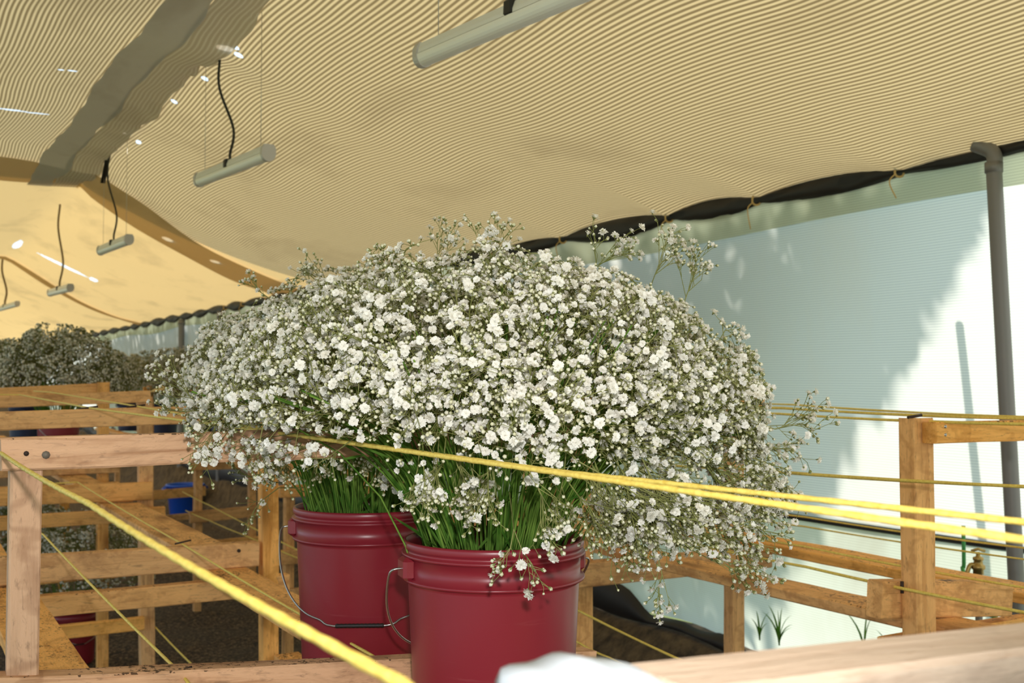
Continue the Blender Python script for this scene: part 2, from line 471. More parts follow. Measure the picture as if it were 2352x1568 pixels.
YS1, YS2 = 11.6, 20.5
ceil = empty('ceiling', (0, 0, 0)); tag(ceil, 'striped tan shade cloth stretched over the shed as a sloping ceiling', 'ceiling', kind='structure')
roof_panel('shade_cloth', XL, XW, 90, frange(YMIN, YS1, 0.09), ROOF1, ceil)
roof_panel('shade_cloth', XL, XW, 46, frange(YS1, YS2, 0.16), ROOF2, ceil)
roof_panel('shade_cloth', XL, XW, 46, frange(YS2, YMAX, 0.25), ROOF2, ceil)
roof_panel('ridge_net', 1.42, XR, 4, frange(YMIN, YS1 + .3, 0.07), RIDGE, ceil, drop=0.03, edge=0.012)
roof_panel('ridge_net', 1.20, 1.44, 3, frange(YMIN, YS1 + .3, 0.07), RIDGE2, ceil, drop=0.033, edge=0.014)
def seam_band(a, b, width, mat, drop):
    """a sewn overlap running across the roof from a to b (pixel points on the roof line)"""
    v, f, uvs = [], [], []
    n = 50
    for i in range(n + 1):
        s = i / n; X = XL + (XW - 0.02 - XL) * s
        Y = a + (b - a) * max(0, (X - XR) / (XW - XR))
        for k in range(4):
            yy = Y + width * (k / 3 - 0.5) + 0.03 * math.sin(X * 5 + k)
            v.append((X, yy, roof_z(X, yy) - drop)); uvs.append((X, yy))
        if i:
            for k in range(3): f.append(((i - 1) * 4 + k, i * 4 + k, i * 4 + k + 1, (i - 1) * 4 + k + 1))
    me = mesh_py('seam_net', v, f, True); ul = me.uv_layers.new(name='UVMap')
    for lp in me.loops: ul.data[lp.index].uv = uvs[lp.vertex_index]
    return obj('seam_net', me, ceil, (0, 0, 0), mat)
seam_band(11.3, 12.9, 1.0, SEAM, 0.025)
seam_band(19.5, 21.5, 0.5, SEAM, 0.03)

def roof_hit(px, py):
    d = ray(px, py); lo = 0.5; p = CAM + d * lo
    while p.z < roof_z(p.x, p.y) and lo < 40: lo += 0.01; p = CAM + d * lo
    return p
def tear(mat, holes):
    """small torn holes in the cloth: (X, Y, half width, half length)"""
    t = mat.node_tree; out = next(n_ for n_ in t.nodes if n_.type == 'OUTPUT_MATERIAL'); src = out.inputs[0].links[0].from_socket
    def nd(op, *a):
        m_ = t.nodes.new('ShaderNodeMath'); m_.operation = op
        for k, x in enumerate(a):
            if isinstance(x, (int, float)): m_.inputs[k].default_value = x
            else: t.links.new(x, m_.inputs[k])
        return m_.outputs[0]
    g = t.nodes.new('ShaderNodeNewGeometry'); sp = t.nodes.new('ShaderNodeSeparateXYZ'); t.links.new(g.outputs['Position'], sp.inputs[0])
    nz = t.nodes.new('ShaderNodeTexNoise'); nz.inputs['Scale'].default_value = 30; t.links.new(g.outputs['Position'], nz.inputs['Vector'])
    wob = nd('MULTIPLY', nd('SUBTRACT', nz.outputs[0], 0.5), 1.6)
    acc = None
    for X, Y, sx, sy in holes:
        dx = nd('DIVIDE', nd('SUBTRACT', sp.outputs[0], X), sx); dy = nd('DIVIDE', nd('SUBTRACT', sp.outputs[1], Y), sy)
        e_ = nd('LESS_THAN', nd('ADD', nd('ADD', nd('MULTIPLY', dx, dx), nd('MULTIPLY', dy, dy)), wob), 1.0)
        acc = e_ if acc is None else nd('MAXIMUM', acc, e_)
    tr_ = t.nodes.new('ShaderNodeBsdfTransparent'); mx = t.nodes.new('ShaderNodeMixShader')
    t.links.new(acc, mx.inputs[0]); t.links.new(src, mx.inputs[1]); t.links.new(tr_.outputs[0], mx.inputs[2]); t.links.new(mx.outputs[0], out.inputs[0])
H1, H2 = [], []
for px, py, sx, sy in ((10, 250, .10, .012), (40, 254, .08, .012), (85, 260, .08, .014), (528, 100, .05, .035), (548, 126, .025, .03), (470, 180, .02, .03), (400, 232, .02, .03), (318, 326, .02, .05), (302, 300, .02, .02), (166, 162, .03, .012), (140, 160, .02, .012)):
    p = roof_hit(px, py); H1.append((p.x, p.y, sx, sy))
for px, py, sx, sy in ((388, 546, .05, .08), (497, 597, .05, .08), (215, 642, .06, .12), (608, 695, .06, .12), (40, 560, .05, .5), (150, 612, .30, .08), (120, 598, .2, .06)):
    p = roof_hit(px, py); H2.append((p.x, p.y, sx, sy))
tear(ROOF1, H1); tear(ROOF2, H2)
def wall_mesh(name, x, ys, zt, zb, nz, bulge=0.0, flip=False):
    v, f, uvs = [], [], []
    for Y in ys:
        t, b_ = zt(Y), zb(Y)
        for k in range(nz + 1):
            s = k / nz; z = b_ + (t - b_) * s
            xx = x + bulge * math.sin(math.pi * s) * (1 + 0.3 * math.sin(Y * 1.7)) + 0.006 * math.sin(Y * 2.3 + z * 2)
            v.append((xx, Y, z)); uvs.append((Y, z))
    w = nz + 1
    for j in range(len(ys) - 1):
        for i in range(nz): f.append((j * w + i, j * w + i + 1, (j + 1) * w + i + 1, (j + 1) * w + i))
    me = mesh_py(name, v, f, True); ul = me.uv_layers.new(name='UVMap')
    for lp in me.loops: ul.data[lp.index].uv = uvs[lp.vertex_index]
    return me
ysw = frange(YMIN, YMAX, 0.12)
ZSEAM = CAMZ - 0.71
wr = empty('wall_right', (XW, 0, 0)); tag(wr, 'pale white woven cloth side wall glowing with daylight', 'wall', kind='structure')
obj('wall_cloth', wall_mesh('wall_cloth', XW, ysw, lambda Y: ZEAVE - 0.05 * scallop(Y) - 0.01, lambda Y: ZSEAM, 14, 0.03), wr, mat=WALLF)
obj('hem_cloth', wall_mesh('hem_cloth', XW - 0.012, ysw, lambda Y: ZEAVE - 0.05 * scallop(Y) - 0.01, lambda Y: ZEAVE - 0.18 - 0.025 * math.sin(Y * 1.3), 3), wr, mat=HEMF)
def skirt_bottom(Y): return 0.40 + 0.03 * math.sin(Y * 1.4) + 0.015 * math.sin(Y * 5) + 0.012 * max(0, Y - 5)
obj('skirt_cloth', wall_mesh('skirt_cloth', XW + 0.02, ysw, lambda Y: ZSEAM + 0.02, skirt_bottom, 8, -0.05), wr, mat=SKIRTF)
tube('seam_pipe', [(XW + 0.01, Y, ZSEAM - 0.01 + 0.012 * math.sin(Y * 1.1)) for Y in frange(YMIN, YMAX, 0.3)], 0.016, BLACK, wr, sides=8)
# black sheet rolled into the bottom hem, higher in places
v, f = [], []
ysb = frange(YMIN, YMAX, 0.08)
def hem_h(Y): return 0.085 + 0.05 * math.sin(Y * 2.1) + 0.03 * math.sin(Y * 6.3 + 1) + 0.02 * math.sin(Y * 13) + max(0, 0.30 * math.exp(-((Y - 7.3) / 1.1) ** 2)) + 0.16 * max(0, min(1, (Y - 9) / 4))
for Y in ysb:
    bz = skirt_bottom(Y) - 0.05; h = max(0.04, hem_h(Y))
    for (dx, dz) in ((-0.05, 0), (-0.075, 0.25 * h), (-0.07, 0.6 * h), (-0.045, 0.9 * h), (-0.025, h)): v.append((XW + dx, Y, bz + dz))
for j in range(len(ysb) - 1):
    for i in range(4): f.append((j * 5 + i, j * 5 + i + 1, j * 5 + 6 + i, j * 5 + 5 + i))
obj('bottom_sheet', mesh_py('bottom_sheet', v, f, True), wr, mat=BLACK)
# earth bank (kerb) under the wall
v, f = [], []
for Y in ysb:
    w = 0.02 * math.sin(Y * 3) + 0.012 * math.sin(Y * 9)
    t = skirt_bottom(Y) - 0.03
    for (x, z) in ((XW - 0.42 + w, -0.01), (XW - 0.33 + w, 0.11 + w), (XW - 0.21 + w, 0.24), (XW - 0.1, t - 0.04), (XW + 0.1, t), (XW + 0.5, -0.05)): v.append((x, Y, z))
for j in range(len(ysb) - 1):
    for i in range(5): f.append((j * 6 + i, j * 6 + i + 1, j * 6 + 7 + i, j * 6 + 6 + i))
tag(obj('trim_1', mesh_py('trim_1', v, f, True), None, mat=EARTH), 'dark earth bank along the foot of the cloth wall', 'bank', kind='structure')
# eave strip of black plastic gathered at each tie
eave = empty('eave_strip', (XW - 0.015, 0, ZEAVE), 'black plastic strip along the eave gathered by straw twine ties', 'plastic strip')
pts = [(XW - 0.02, Y, ZEAVE + 0.0 + 0.004 * math.sin(Y * 5)) for Y in frange(YMIN, YMAX, 0.07)]
rad = [0.016 + 0.062 * scallop(p[1]) for p in pts]
me = bpy.data.meshes.new('strip')
v, f = [], []
for p, r in zip(pts, rad):
    wv = 0.012 * math.sin(p[1] * 9) + 0.008 * math.sin(p[1] * 23)
    for (dx, dz) in ((0.02, 1.05), (-0.012, 0.8), (-0.026 + wv, 0.25), (-0.02 - wv, -0.3), (-0.014 + wv, -0.75), (0.02, -1.05)):
        v.append((p[0] + dx, p[1], p[2] + dz * r))
for j in range(len(pts) - 1):
    for i in range(5): f.append((j * 6 + i, j * 6 + i + 1, j * 6 + 7 + i, j * 6 + 6 + i))
obj('strip', mesh_py('strip', v, f, True), eave, mat=BLACK)
for i, ty in enumerate(ties):
    if 2.4 < ty < 16:
        t = tube('tie', [(XW - 0.045 + 0.028 * math.cos(a) , ty + 0.006 * math.sin(a * 2), ZEAVE + 0.035 * math.sin(a)) for a in [k * math.pi / 6 for k in range(13)]], 0.0055, STRAW, eave, sides=6)
        tube('tail', catmull([(XW - 0.07, ty, ZEAVE - 0.02), (XW - 0.09, ty + 0.02, ZEAVE - 0.06), (XW - 0.08, ty + random.uniform(-.03, .05), ZEAVE - 0.12 - random.uniform(0, .08))], 4), 0.0032, STRAW, t, sides=5)
# far wall; unseen left side kept low and back left open for daylight
def plain_wall(name, a, b, ztop, label):
    d = Vector(b) - Vector(a); L = d.length; v, f, uvs = [], [], []
    n = 24
    for i in range(n + 1):
        p = Vector(a) + d * (i / n)
        for k in range(5):
            z = 0.0 + ztop(p) * k / 4; v.append((p.x, p.y, z)); uvs.append((L * i / n, z))
    for i in range(n):
        for k in range(4): f.append((i * 5 + k, i * 5 + k + 1, i * 5 + 6 + k, i * 5 + 5 + k))
    me = mesh_py(name, v, f, True); ul = me.uv_layers.new(name='UVMap')
    for lp in me.loops: ul.data[lp.index].uv = uvs[lp.vertex_index]
    tag(obj(name, me, None, mat=WALLF), label, 'wall', kind='structure')
plain_wall('wall_left', (XL, YMIN, 0), (XL, YMAX, 0), lambda p: 1.1, 'low unseen cloth skirt, left side opened to let daylight in')
plain_wall('wall_far', (XL, YMAX, 0), (XW, YMAX, 0), lambda p: roof_z(p.x, YMAX), 'pale woven cloth wall at the far end of the shed')
v, f = [], []
xs = frange(XL, XW + 0.1, 0.25); yf = frange(YMIN, YMAX, 0.25)
for y in yf:
    for x in xs: v.append((x, y, 0.012 * math.sin(x * 7 + y * 3) * math.sin(y * 5 - x * 2) + random.uniform(-.006, .006) - 0.008))
w = len(xs)
for j in range(len(yf) - 1):
    for i in range(w - 1): f.append((j * w + i, j * w + i + 1, (j + 1) * w + i + 1, (j + 1) * w + i))
tag(obj('floor', mesh_py('floor', v, f, True), None, mat=MULCH), 'dark brown mulch and soil floor', 'floor', kind='structure')
tag(obj('ground', mesh_py('ground', [(-60, -60, -.06), (70, -60, -.06), (70, 90, -.06), (-60, 90, -.06)], [(0, 1, 2, 3)]), None, mat=GRASS), 'green grass ground outside the shed', 'ground', kind='structure')

# ------------------------------------------------------------------ steel poles along the wall
def wall_pole(a, b, label, r=0.033, bend=True):
    e = empty('steel_pole', (b.x, b.y, b.z), label, 'pole', 'steel poles along the cloth wall')
    pts = catmull([b, b.lerp(a, 0.5), b.lerp(a, 0.9), b.lerp(a, 0.965), a + Vector((0, 0.0, 0))] + ([a + Vector((-0.03, 0.07, 0.05))] if bend else []), 6)
    tube('shaft', pts, r, METAL, e, sides=14)
    cl = a.lerp(b, 0.02)
    tube('collar', [cl + Vector((0, 0, 0.015)), cl - Vector((0, 0, 0.03))], r * 1.13, METAL, e, sides=14)
    return e
a = onX(2281, 352, XW - 0.06); b = onX(2338, 1400, XW - 0.10); b = a + (b - a) * ((a.z - 0.15) / (a.z - b.z))
wall_pole(a, b, 'grey steel pole standing against the cloth wall at the right edge')
for i, px in enumerate((417, 505)):
    Yp = onX(px, 760, XW - 0.06).y
    wall_pole(Vector((XW - 0.06, Yp, ZEAVE - 0.05)), Vector((XW - 0.06, Yp, 0.15)), ('grey pole by the far wall left of the white blooms', 'grey pole by the far wall touching the blooms')[i], 0.05 if i == 0 else 0.04, False)
# leaning brace outside, seen as a thin shadow on the cloth
p_a, p_b = onX(2246, 650, XW + 0.25), onX(2330, 1330, XW + 0.25)
e = empty('brace_pole', p_b, 'slanted steel brace outside showing as a thin shadow on the cloth', 'brace')
tube('shaft', [p_b, p_a], 0.022, METAL, e, sides=10); tube('foot', [p_b, Vector((p_b.x + .02, p_b.y - 0.03, 0.0))], 0.024, METAL, e, sides=10)

# ------------------------------------------------------------------ lamps
def lamp(a, b, top, label, strap=None, cab=CABLE, cr=0.008, wires=True, cap=True):
    """tube lamp from far end a to near end b, hung by a cable from `top`"""
    a, b, top = Vector(a), Vector(b), Vector(top)
    mid = (a + b) / 2
    e = empty('tube_lamp', mid, label, 'lamp', 'tube lamps hung from the ridge')
    x = (b - a).normalized(); L = (b - a).length
    y = Vector((0, 0, 1)).cross(x).normalized(); z = x.cross(y)
    M = Matrix((x, y, z)).transposed().to_4x4()
    def ext(name, prof, x0, x1, mat, parent, smooth=True):
        m_ = len(prof); v = [(x0, p, q) for p, q in prof] + [(x1, p, q) for p, q in prof]
        f = [(k, (k + 1) % m_, m_ + (k + 1) % m_, m_ + k) for k in range(m_)] + [tuple(range(m_ - 1, -1, -1)), tuple(range(m_, 2 * m_))]
        me = mesh_py(name, v, f, False)
        o = obj(name, me, None, (0, 0, 0), mat); o.location = mid; o.rotation_euler = M.to_euler()
        return adopt(o, parent)
    hs = [(-0.030, 0.0), (0.030, 0.0), (0.030, 0.012), (0.022, 0.036), (-0.022, 0.036), (-0.030, 0.012)]
    ext('housing', hs, -L / 2 + 0.03, L / 2 - 0.03, LAMPW, e)
    cv = [(0.034 * math.cos(t), -0.004 - 0.040 * math.sin(t)) for t in [math.pi * k / 12 for k in range(13)]]
    ext('diffuser', cv[::-1], -L / 2 + 0.03, L / 2 - 0.03, CLEAR, e)
    for s in (-1, 1):
        cp = [(1.08 * p, 1.06 * q) for p, q in cv[::-1]] + [(0.034, 0.030), (0.024, 0.040), (-0.024, 0.040), (-0.034, 0.030)][::-1][::-1]
        cp = [(0.037 * math.cos(t), -0.004 - 0.043 * math.sin(t)) for t in [math.pi * k / 12 for k in range(13)]][::-1] + [(0.036, 0.02), (0.024, 0.040), (-0.024, 0.040), (-0.036, 0.02)]
        ext('end_cap', cp, s * L / 2 - (0.035 if s > 0 else 0), s * L / 2 + (0.035 if s < 0 else 0), CAPW, e)
    # clip and cable
    clip = mid + z * 0.038
    k = obj('cable_clip', box_mesh('cable_clip', 0.05, 0.075, 0.05, 0.006), None, (0, 0, 0), BLACK)
    k.location = mid + z * 0.02; k.rotation_euler = M.to_euler(); adopt(k, e)
    d = top - clip
    c1 = clip + d * 0.3 + RIGHT * 0.035; c2 = clip + d * 0.7 - RIGHT * 0.02
    tube('cable', catmull([clip, clip + d * 0.06, c1, c2, top], 8), cr, cab, e, sides=8)
    if wires:
        for s in (-0.40, 0.40):
            q = mid + x * L * s + z * 0.036
            tp = Vector((q.x, q.y, roof_z(q.x, q.y) - 0.005))
            tube('hanging_wire', [q, tp], 0.0016, WIRE, e, sides=5)
    if strap: 
        s0, s1 = Vector(strap[0]), Vector(strap[1])
        tube('strap', [s0, s0.lerp(s1, .5), s1], 0.022, BLACK, e, sides=8, flat=0.25)
    return e
XLp = XR
def ridge_pt(px, py):
    p = onX(px, py, XLp); return Vector((p.x, p.y, roof_z(p.x, p.y) - 0.004))
lamp(onX(968, 128, XLp), onX(1500, -98, XLp), (XLp, onX(1158, 20, XLp).y - 0.15, ZR - 0.03), 'nearest and largest tube lamp cut by the top edge', cr=0.010)
lamp(onX(457, 413, XLp), onX(618, 349, XLp), ridge_pt(505, 97), 'second nearest tube lamp on a long black wavy cable')
lamp(onX(231, 575, XLp), onX(297, 549, XLp), ridge_pt(250, 350), 'third tube lamp, on a cable beside a black strap', strap=(onX(250, 350, XLp), onX(236, 420, XLp)))
lamp(onX(115, 672, XLp), onX(162, 660, XLp), ridge_pt(138, 490), 'small distant tube lamp above the dark far bunch', cab=TANC, cr=0.011, wires=False)
lamp(onX(-12, 712, XLp), onX(40, 697, XLp), ridge_pt(6, 600), 'farthest tube lamp cut by the left edge', cab=TANC, cr=0.016, wires=False)

# ================================================================== RACKS
ZS = CAMZ - 0.64           # top of the shelf boards
rackA = empty('wooden_rack', (0.7, 1.9, 0), 'long wooden rack of posts and boards carrying both maroon buckets', 'rack')
# --- frame 1 (carries the near board at the left)
Y1 = 1.88
b1 = cross('cross_beam', Y1, (2, 1006, 1080), (450, 990, 1064), 0.045, rackA, x1=1.24, mat=WOODF)
pl, pr = onY(25, 1100, Y1 + 0.012), onY(98, 1100, Y1 + 0.012)
post(pl.x, pr.x, Y1 + 0.012, Y1 + 0.057, onY(60, 1081, Y1).z, rackA, mat=WOODF)
post(1.15, 1.20, Y1 + 0.045, Y1 + 0.095, CAMZ - 0.10, rackA)
nail(onY(105, 1044, Y1) + Vector((0, -0.002, 0)), (0, -1, 0), 0.0062, b1, GREYBOLT, 0.003)
nail(onY(60, 1041, Y1) + Vector((0, -0.0015, 0)), (0, -1, 0), 0.004, b1, RUST, 0.002)
cross('stop_board', Y1, (230, 1556, 1730), (940, 1504, 1700), 0.05, rackA, x0=0.12, x1=1.24, mat=WOODF)
sb = timber('support_beam', (0.10, Y1 + 0.06, ZS - 0.065), (1.26, Y1 + 0.06, ZS - 0.065), 0.05, 0.07, rackA)
# --- frame 2
Y2 = 3.78
cross('cross_beam', Y2, (0, 947, 989), (450, 932, 975), 0.045, rackA, x0=0.10, x1=1.24)
s2 = cross('stop_board', Y2, (98, 1272, 1338), (594, 1245, 1299), 0.045, rackA, x0=0.1)
cross('support_beam', Y2, (135, 1368, 1417), (480, 1336, 1383), 0.05, rackA, x0=0.1, x1=1.24)
pl, pr = onY(600, 1150, Y2), onY(637, 1150, Y2)
post(pl.x, pr.x, Y2 + 0.0, Y2 + 0.06, CAMZ - 0.095, rackA, lean=(0.02, 0))
post(0.14, 0.2, Y2 + 0.045, Y2 + 0.10, CAMZ - 0.10, rackA)
nl = onY(548, 1264, Y2); nail(nl + Vector((0, -0.002, 0)), (0, -1, 0), 0.006, s2, RUST, 0.004)
for px, py in ((205, 942), (315, 938)):
    q = onY(px, py, Y2); nail(q + Vector((-0.03, 0.015, 0.004)), (1, 0.1, 0.12), 0.0032, rackA, RUST, 0.06)
q = onY(418, 1252, Y2); nail(q + Vector((-0.02, 0.015, 0.004)), (1, 0.1, 0.15), 0.003, rackA, RUST, 0.055)
q = onY(418, 1548, Y1); nail(q + Vector((-0.015, 0.012, 0.002)), (1, 0.1, 0.12), 0.002, rackA, RUST, 0.035)
# --- frame 3
Y3 = 6.0
cross('cross_beam', Y3, (0, 910, 937), (346, 897, 924), 0.05, rackA, x0=0.1)
pl, pr = onY(316, 1000, Y3 + 0.05), onY(349, 1000, Y3 + 0.05)
post(pl.x, pr.x, Y3 + 0.05, Y3 + 0.11, onY(330, 912, Y3).z, rackA, lean=(0.04, 0))
post(0.14, 0.2, Y3 + 0.05, Y3 + 0.11, CAMZ - 0.10, rackA)
cross('stop_board', Y3, (100, 1116, 1158), (350, 1107, 1147), 0.05, rackA, x0=0.1)
cross('support_beam', Y3, (100, 1180, 1213), (256, 1172, 1203), 0.05, rackA, x0=0.1, x1=1.3)
cross('low_beam', Y3, (175, 1433, 1464), (332, 1418, 1446), 0.05, rackA, x0=0.1)
# --- frame 4
Y4 = 7.70
cross('cross_beam', Y4 + 0.07, (0, 891, 912), (225, 880, 900), 0.05, rackA, x0=0.1)
pl, pr = onY(224, 1000, Y4), onY(250, 1000, Y4)
post(pl.x, pr.x, Y4, Y4 + 0.065, onY(236, 878, Y4).z, rackA, lean=(0.015, 0))
post(0.14, 0.2, Y4, Y4 + 0.06, CAMZ - 0.05, rackA)
timber('stop_board', (0.1, Y4 - 0.03, CAMZ - 0.585), (1.36, Y4 - 0.03, CAMZ - 0.58), 0.04, 0.075, rackA)
timber('support_beam', (0.1, Y4 - 0.03, CAMZ - 0.71), (1.36, Y4 - 0.03, CAMZ - 0.71), 0.045, 0.07, rackA)
timber('low_beam', (0.1, Y4 - 0.03, CAMZ - 1.27), (1.36, Y4 - 0.03, CAMZ - 1.26), 0.045, 0.07, rackA)
# --- frame 5 and 6, beyond the bunch
for Yf in (9.6, 11.5):
    post(1.26, 1.33, Yf, Yf + 0.06, CAMZ - 0.06, rackA); post(0.14, 0.2, Yf, Yf + 0.06, CAMZ - 0.06, rackA)
    timber('cross_beam', (0.1, Yf - 0.03, CAMZ - 0.10), (1.36, Yf - 0.03, CAMZ - 0.10), 0.045, 0.06, rackA)
    timber('support_beam', (0.1, Yf - 0.03, CAMZ - 0.705), (1.36, Yf - 0.03, CAMZ - 0.705), 0.045, 0.07, rackA)
# --- shelf boards along the rack
def rail(x0, x1, ya, yb, zt, parent, t=0.03, xa=None, xb=None):
    cx = (x0 + x1) / 2
    return timber('shelf_board', (cx if xa is None else xa, ya, zt - t / 2), (cx if xb is None else xb, yb, zt - t / 2), x1 - x0, t, parent)
rail(0.27, 0.415, 0.6, 5.9, ZS, rackA)
rail(0.27, 0.415, 5.95, 13.2, ZS + 0.03, rackA)
rail(0.945, 1.09, 0.6, 3.95, ZS, rackA)
rail(0.98, 1.17, 3.97, 6.0, ZS, rackA)
rail(0.99, 1.16, 6.12, 13.2, ZS + 0.02, rackA)
rail(0.70, 0.80, 1.15, 2.33, ZS, rackA)            # short board under the left side of the two buckets
# lower board seen in the sun beneath the shelf
timber('low_board', (1.22, 2.3, CAMZ - 1.0), (1.22, 3.75, CAMZ - 0.95), 0.09, 0.025, rackA)
post(0.63, 0.69, 0.5, 0.545, CAMZ - 0.27, rackA)

# --- rack B on the right
rackB = empty('wooden_rack', (2.7, 2.0, 0), 'long wooden rack with two empty shelf boards beside the cloth wall', 'rack')
c0 = onY(2104, 1200, 2.01)
post(c0.x, c0.x + 0.073, 2.01, 2.062, onY(2110, 961, 2.01).z, rackB)
pb = (onY(2150, 968, 1.965), onY(2150, 1018, 1.965))
hb = (pb[0] - pb[1]).length; cz = (pb[0] + pb[1]) / 2
tb = timber('cross_beam', (pb[0].x, 1.9875, cz.z), (3.25, 1.9875, cz.z - 0.006), 0.045, hb, rackB)
for py in (979, 998): nail(onY(2170, py, 1.965), (0, -1, 0), 0.0045, tb, WIRE, 0.003)
sB = cross('stop_board', 2.066, (2026, 1338, 1422), (2325, 1333, 1417), 0.05, rackB)
post(2.93, 3.0, 2.07, 2.13, CAMZ - 0.13, rackB)
q = onX(2077, 1345, c0.x); nail(q + Vector((-0.008, 0, 0.012)), (0, 0, -1), 0.0045, rackB, RUST, 0.03)
q = onY(2098, 958, 2.03); nail(q + Vector((-0.02, 0, 0)), (1, 0, .1), 0.004, rackB, RUST, 0.05)
timber('support_beam', (2.28, 2.095, ZS - 0.068), (3.2, 2.095, ZS - 0.068), 0.05, 0.07, rackB)
timber('brace_block', (2.33, 1.97, CAMZ - 0.735), (2.62, 1.97, CAMZ - 0.74), 0.05, 0.06, rackB)
YB2 = 3.42
post(2.965, 3.03, YB2 + 0.085, YB2 + 0.14, CAMZ - 0.07, rackB)
post(2.24, 2.305, YB2 + 0.085, YB2 + 0.14, CAMZ - 0.07, rackB)
timber('cross_beam', (2.2, YB2 + 0.06, CAMZ - 0.10), (3.1, YB2 + 0.06, CAMZ - 0.10), 0.045, 0.05, rackB)
cross('stop_board', YB2 + 0.03, (1343, 1196, 1232), (1683, 1168, 1222), 0.045, rackB, x0=2.2)
timber('support_beam', (2.18, YB2 + 0.055, ZS - 0.075), (3.12, YB2 + 0.055, ZS - 0.075), 0.06, 0.085, rackB)
rail(2.40, 2.53, 0.9, 5.2, ZS, rackB, t=0.034)
rail(3.0, 3.17, 0.9, 5.2, ZS - 0.005, rackB, t=0.034)
for i, Yf in enumerate((5.15, 6.95, 9.3, 11.2)):
    xr = (2.98, 2.9, 2.70, 2.70)[i]
    post(2.25, 2.31, Yf, Yf + 0.06, CAMZ - 0.08, rackB)
    post(xr, xr + 0.06, Yf, Yf + 0.06, CAMZ - 0.08, rackB)
    timber('cross_beam', (2.2, Yf - 0.03, CAMZ - 0.12), (xr + 0.1, Yf - 0.03, CAMZ - 0.12), 0.045, 0.06, rackB)
    timber('support_beam', (2.2, Yf - 0.03, ZS - 0.075), (xr + 0.1, Yf - 0.03, ZS - 0.075), 0.045, 0.075, rackB)
    timber('low_beam', (2.2, Yf - 0.03, CAMZ - 1.13), (xr + 0.1, Yf - 0.03, CAMZ - 1.11), 0.045, 0.09, rackB)
    if i > 0: timber('low_beam', (2.2, Yf - 0.03, CAMZ - 1.36), (xr + 0.1, Yf - 0.03, CAMZ - 1.35), 0.045, 0.06, rackB)
rail(2.40, 2.53, 5.22, 13.0, ZS - 0.003, rackB); rail(2.78, 2.90, 5.22, 13.0, ZS - 0.005, rackB)

# --- near rail across the bottom right, close to the camera
near = empty('foreground_rail', (0.62, 0.47, 0), 'pale blurred board end close to the camera at bottom right', 'board')
pA, pB = onD(1645, 1566, 0.60), onD(2420, 1474, 0.72)
zA = pA.z
v = []
d = (pB - pA)
timber('board', pA + Vector((-0.02, 0.03, -0.045)), pB + d * 0.5 + Vector((0, 0.03, -0.045)), 0.06, 0.09, near, PALEW, rough=2.0)
nearpost = (pA + pB) / 2
post(nearpost.x + 0.1, nearpost.x + 0.16, nearpost.y + 0.0, nearpost.y + 0.05, nearpost.z - 0.095, near)
# white wrapped block beside it
c1, c2 = onD(1222, 1612, 0.55), onD(1640, 1600, 0.60)
xdir = (c2 - c1); L = xdir.length; xdir.normalize()
ydir = Vector((0, 0, 1)).cross(xdir).normalized()
v, f = [], []
nu, nw = 22, 12
for i in range(nu + 1):
    s = i / nu
    top = 0.006 + 0.011 * math.sin(math.pi * min(1, s * 1.15)) ** 1.0 - 0.012 * s ** 3 + 0.0012 * math.sin(s * 23)
    hw = 0.034 * (min(1, (s + 0.02) / 0.07) ** 0.5 if s < 0.06 else 1)
    for k in range(nw):
        a = 2 * math.pi * k / nw
        cy = math.copysign(abs(math.cos(a)) ** 0.45, math.cos(a)); sz = math.copysign(abs(math.sin(a)) ** 0.45, math.sin(a))
        p = c1 + xdir * (s * L * 1.05) + ydir * (cy * hw + 0.02) + Vector((0, 0, -0.04 + sz * 0.04 + (top if sz > 0 else 0)))
        v.append(p)
for i in range(nu):
    for k in range(nw): f.append((i * nw + k, i * nw + (k + 1) % nw, (i + 1) * nw + (k + 1) % nw, (i + 1) * nw + k))
f.append(tuple(range(nw - 1, -1, -1))); f.append(tuple(nu * nw + k for k in range(nw)))
blk = empty('wrapped_board', c1 + Vector((0, 0, -0.1)), 'white plastic wrapped board end, blurred, in front of the maroon bucket', 'board')
WHITEP = simple('white_wrap', (0.42, 0.46, 0.50), 0.6)
base = Vector(c1)
obj('wrapping', mesh_py('wrapping', [p - base for p in v], f, True), blk, base, WHITEP)
pm = c1.lerp(c2, 0.75)
timber('stake', (pm.x + 0.0, pm.y + 0.015, 0.0), (pm.x, pm.y + 0.015, pm.z - 0.07), 0.04, 0.04, blk, up=Vector((0, 1, 0)))

# ================================================================== TWINE
def rope(pts, label, r=0.0042, near_=False, step=0.03, sag=0.004, mat=YEL, group='yellow twine strung along the racks'):
    P = [Vector(p) for p in pts]; out = []
    for i in range(len(P) - 1):
        L = (P[i + 1] - P[i]).length; n = max(2, int(L / step))
        for k in range(n):
            t = k / n; q = P[i].lerp(P[i + 1], t); q.z -= sag * 4 * t * (1 - t); out.append(q)
    out.append(P[-1])
    o = tube('twine', out, r, mat, None, sides=12 if near_ else 8, lobes=2, pitch=0.075)
    return tag(o, label, 'twine', group)
ZT = CAMZ - 0.085
pz = onX(2352, 1216, 0.61); p0 = onY(641, 1000, Y1)
# left side, coming straight at the camera
a0 = onY(2, 1040, Y1 - 0.02); a1 = onD(925, 1572, 0.475)
rope([a0 + Vector((-0.03, 0.02, 0.004)), a0, a0.lerp(a1, 0.5), a1, a1 + (a1 - a0) * 0.12], 'thick yellow twine slanting across the left foreground from the front post', 0.0032, True, 0.006, 0.003)
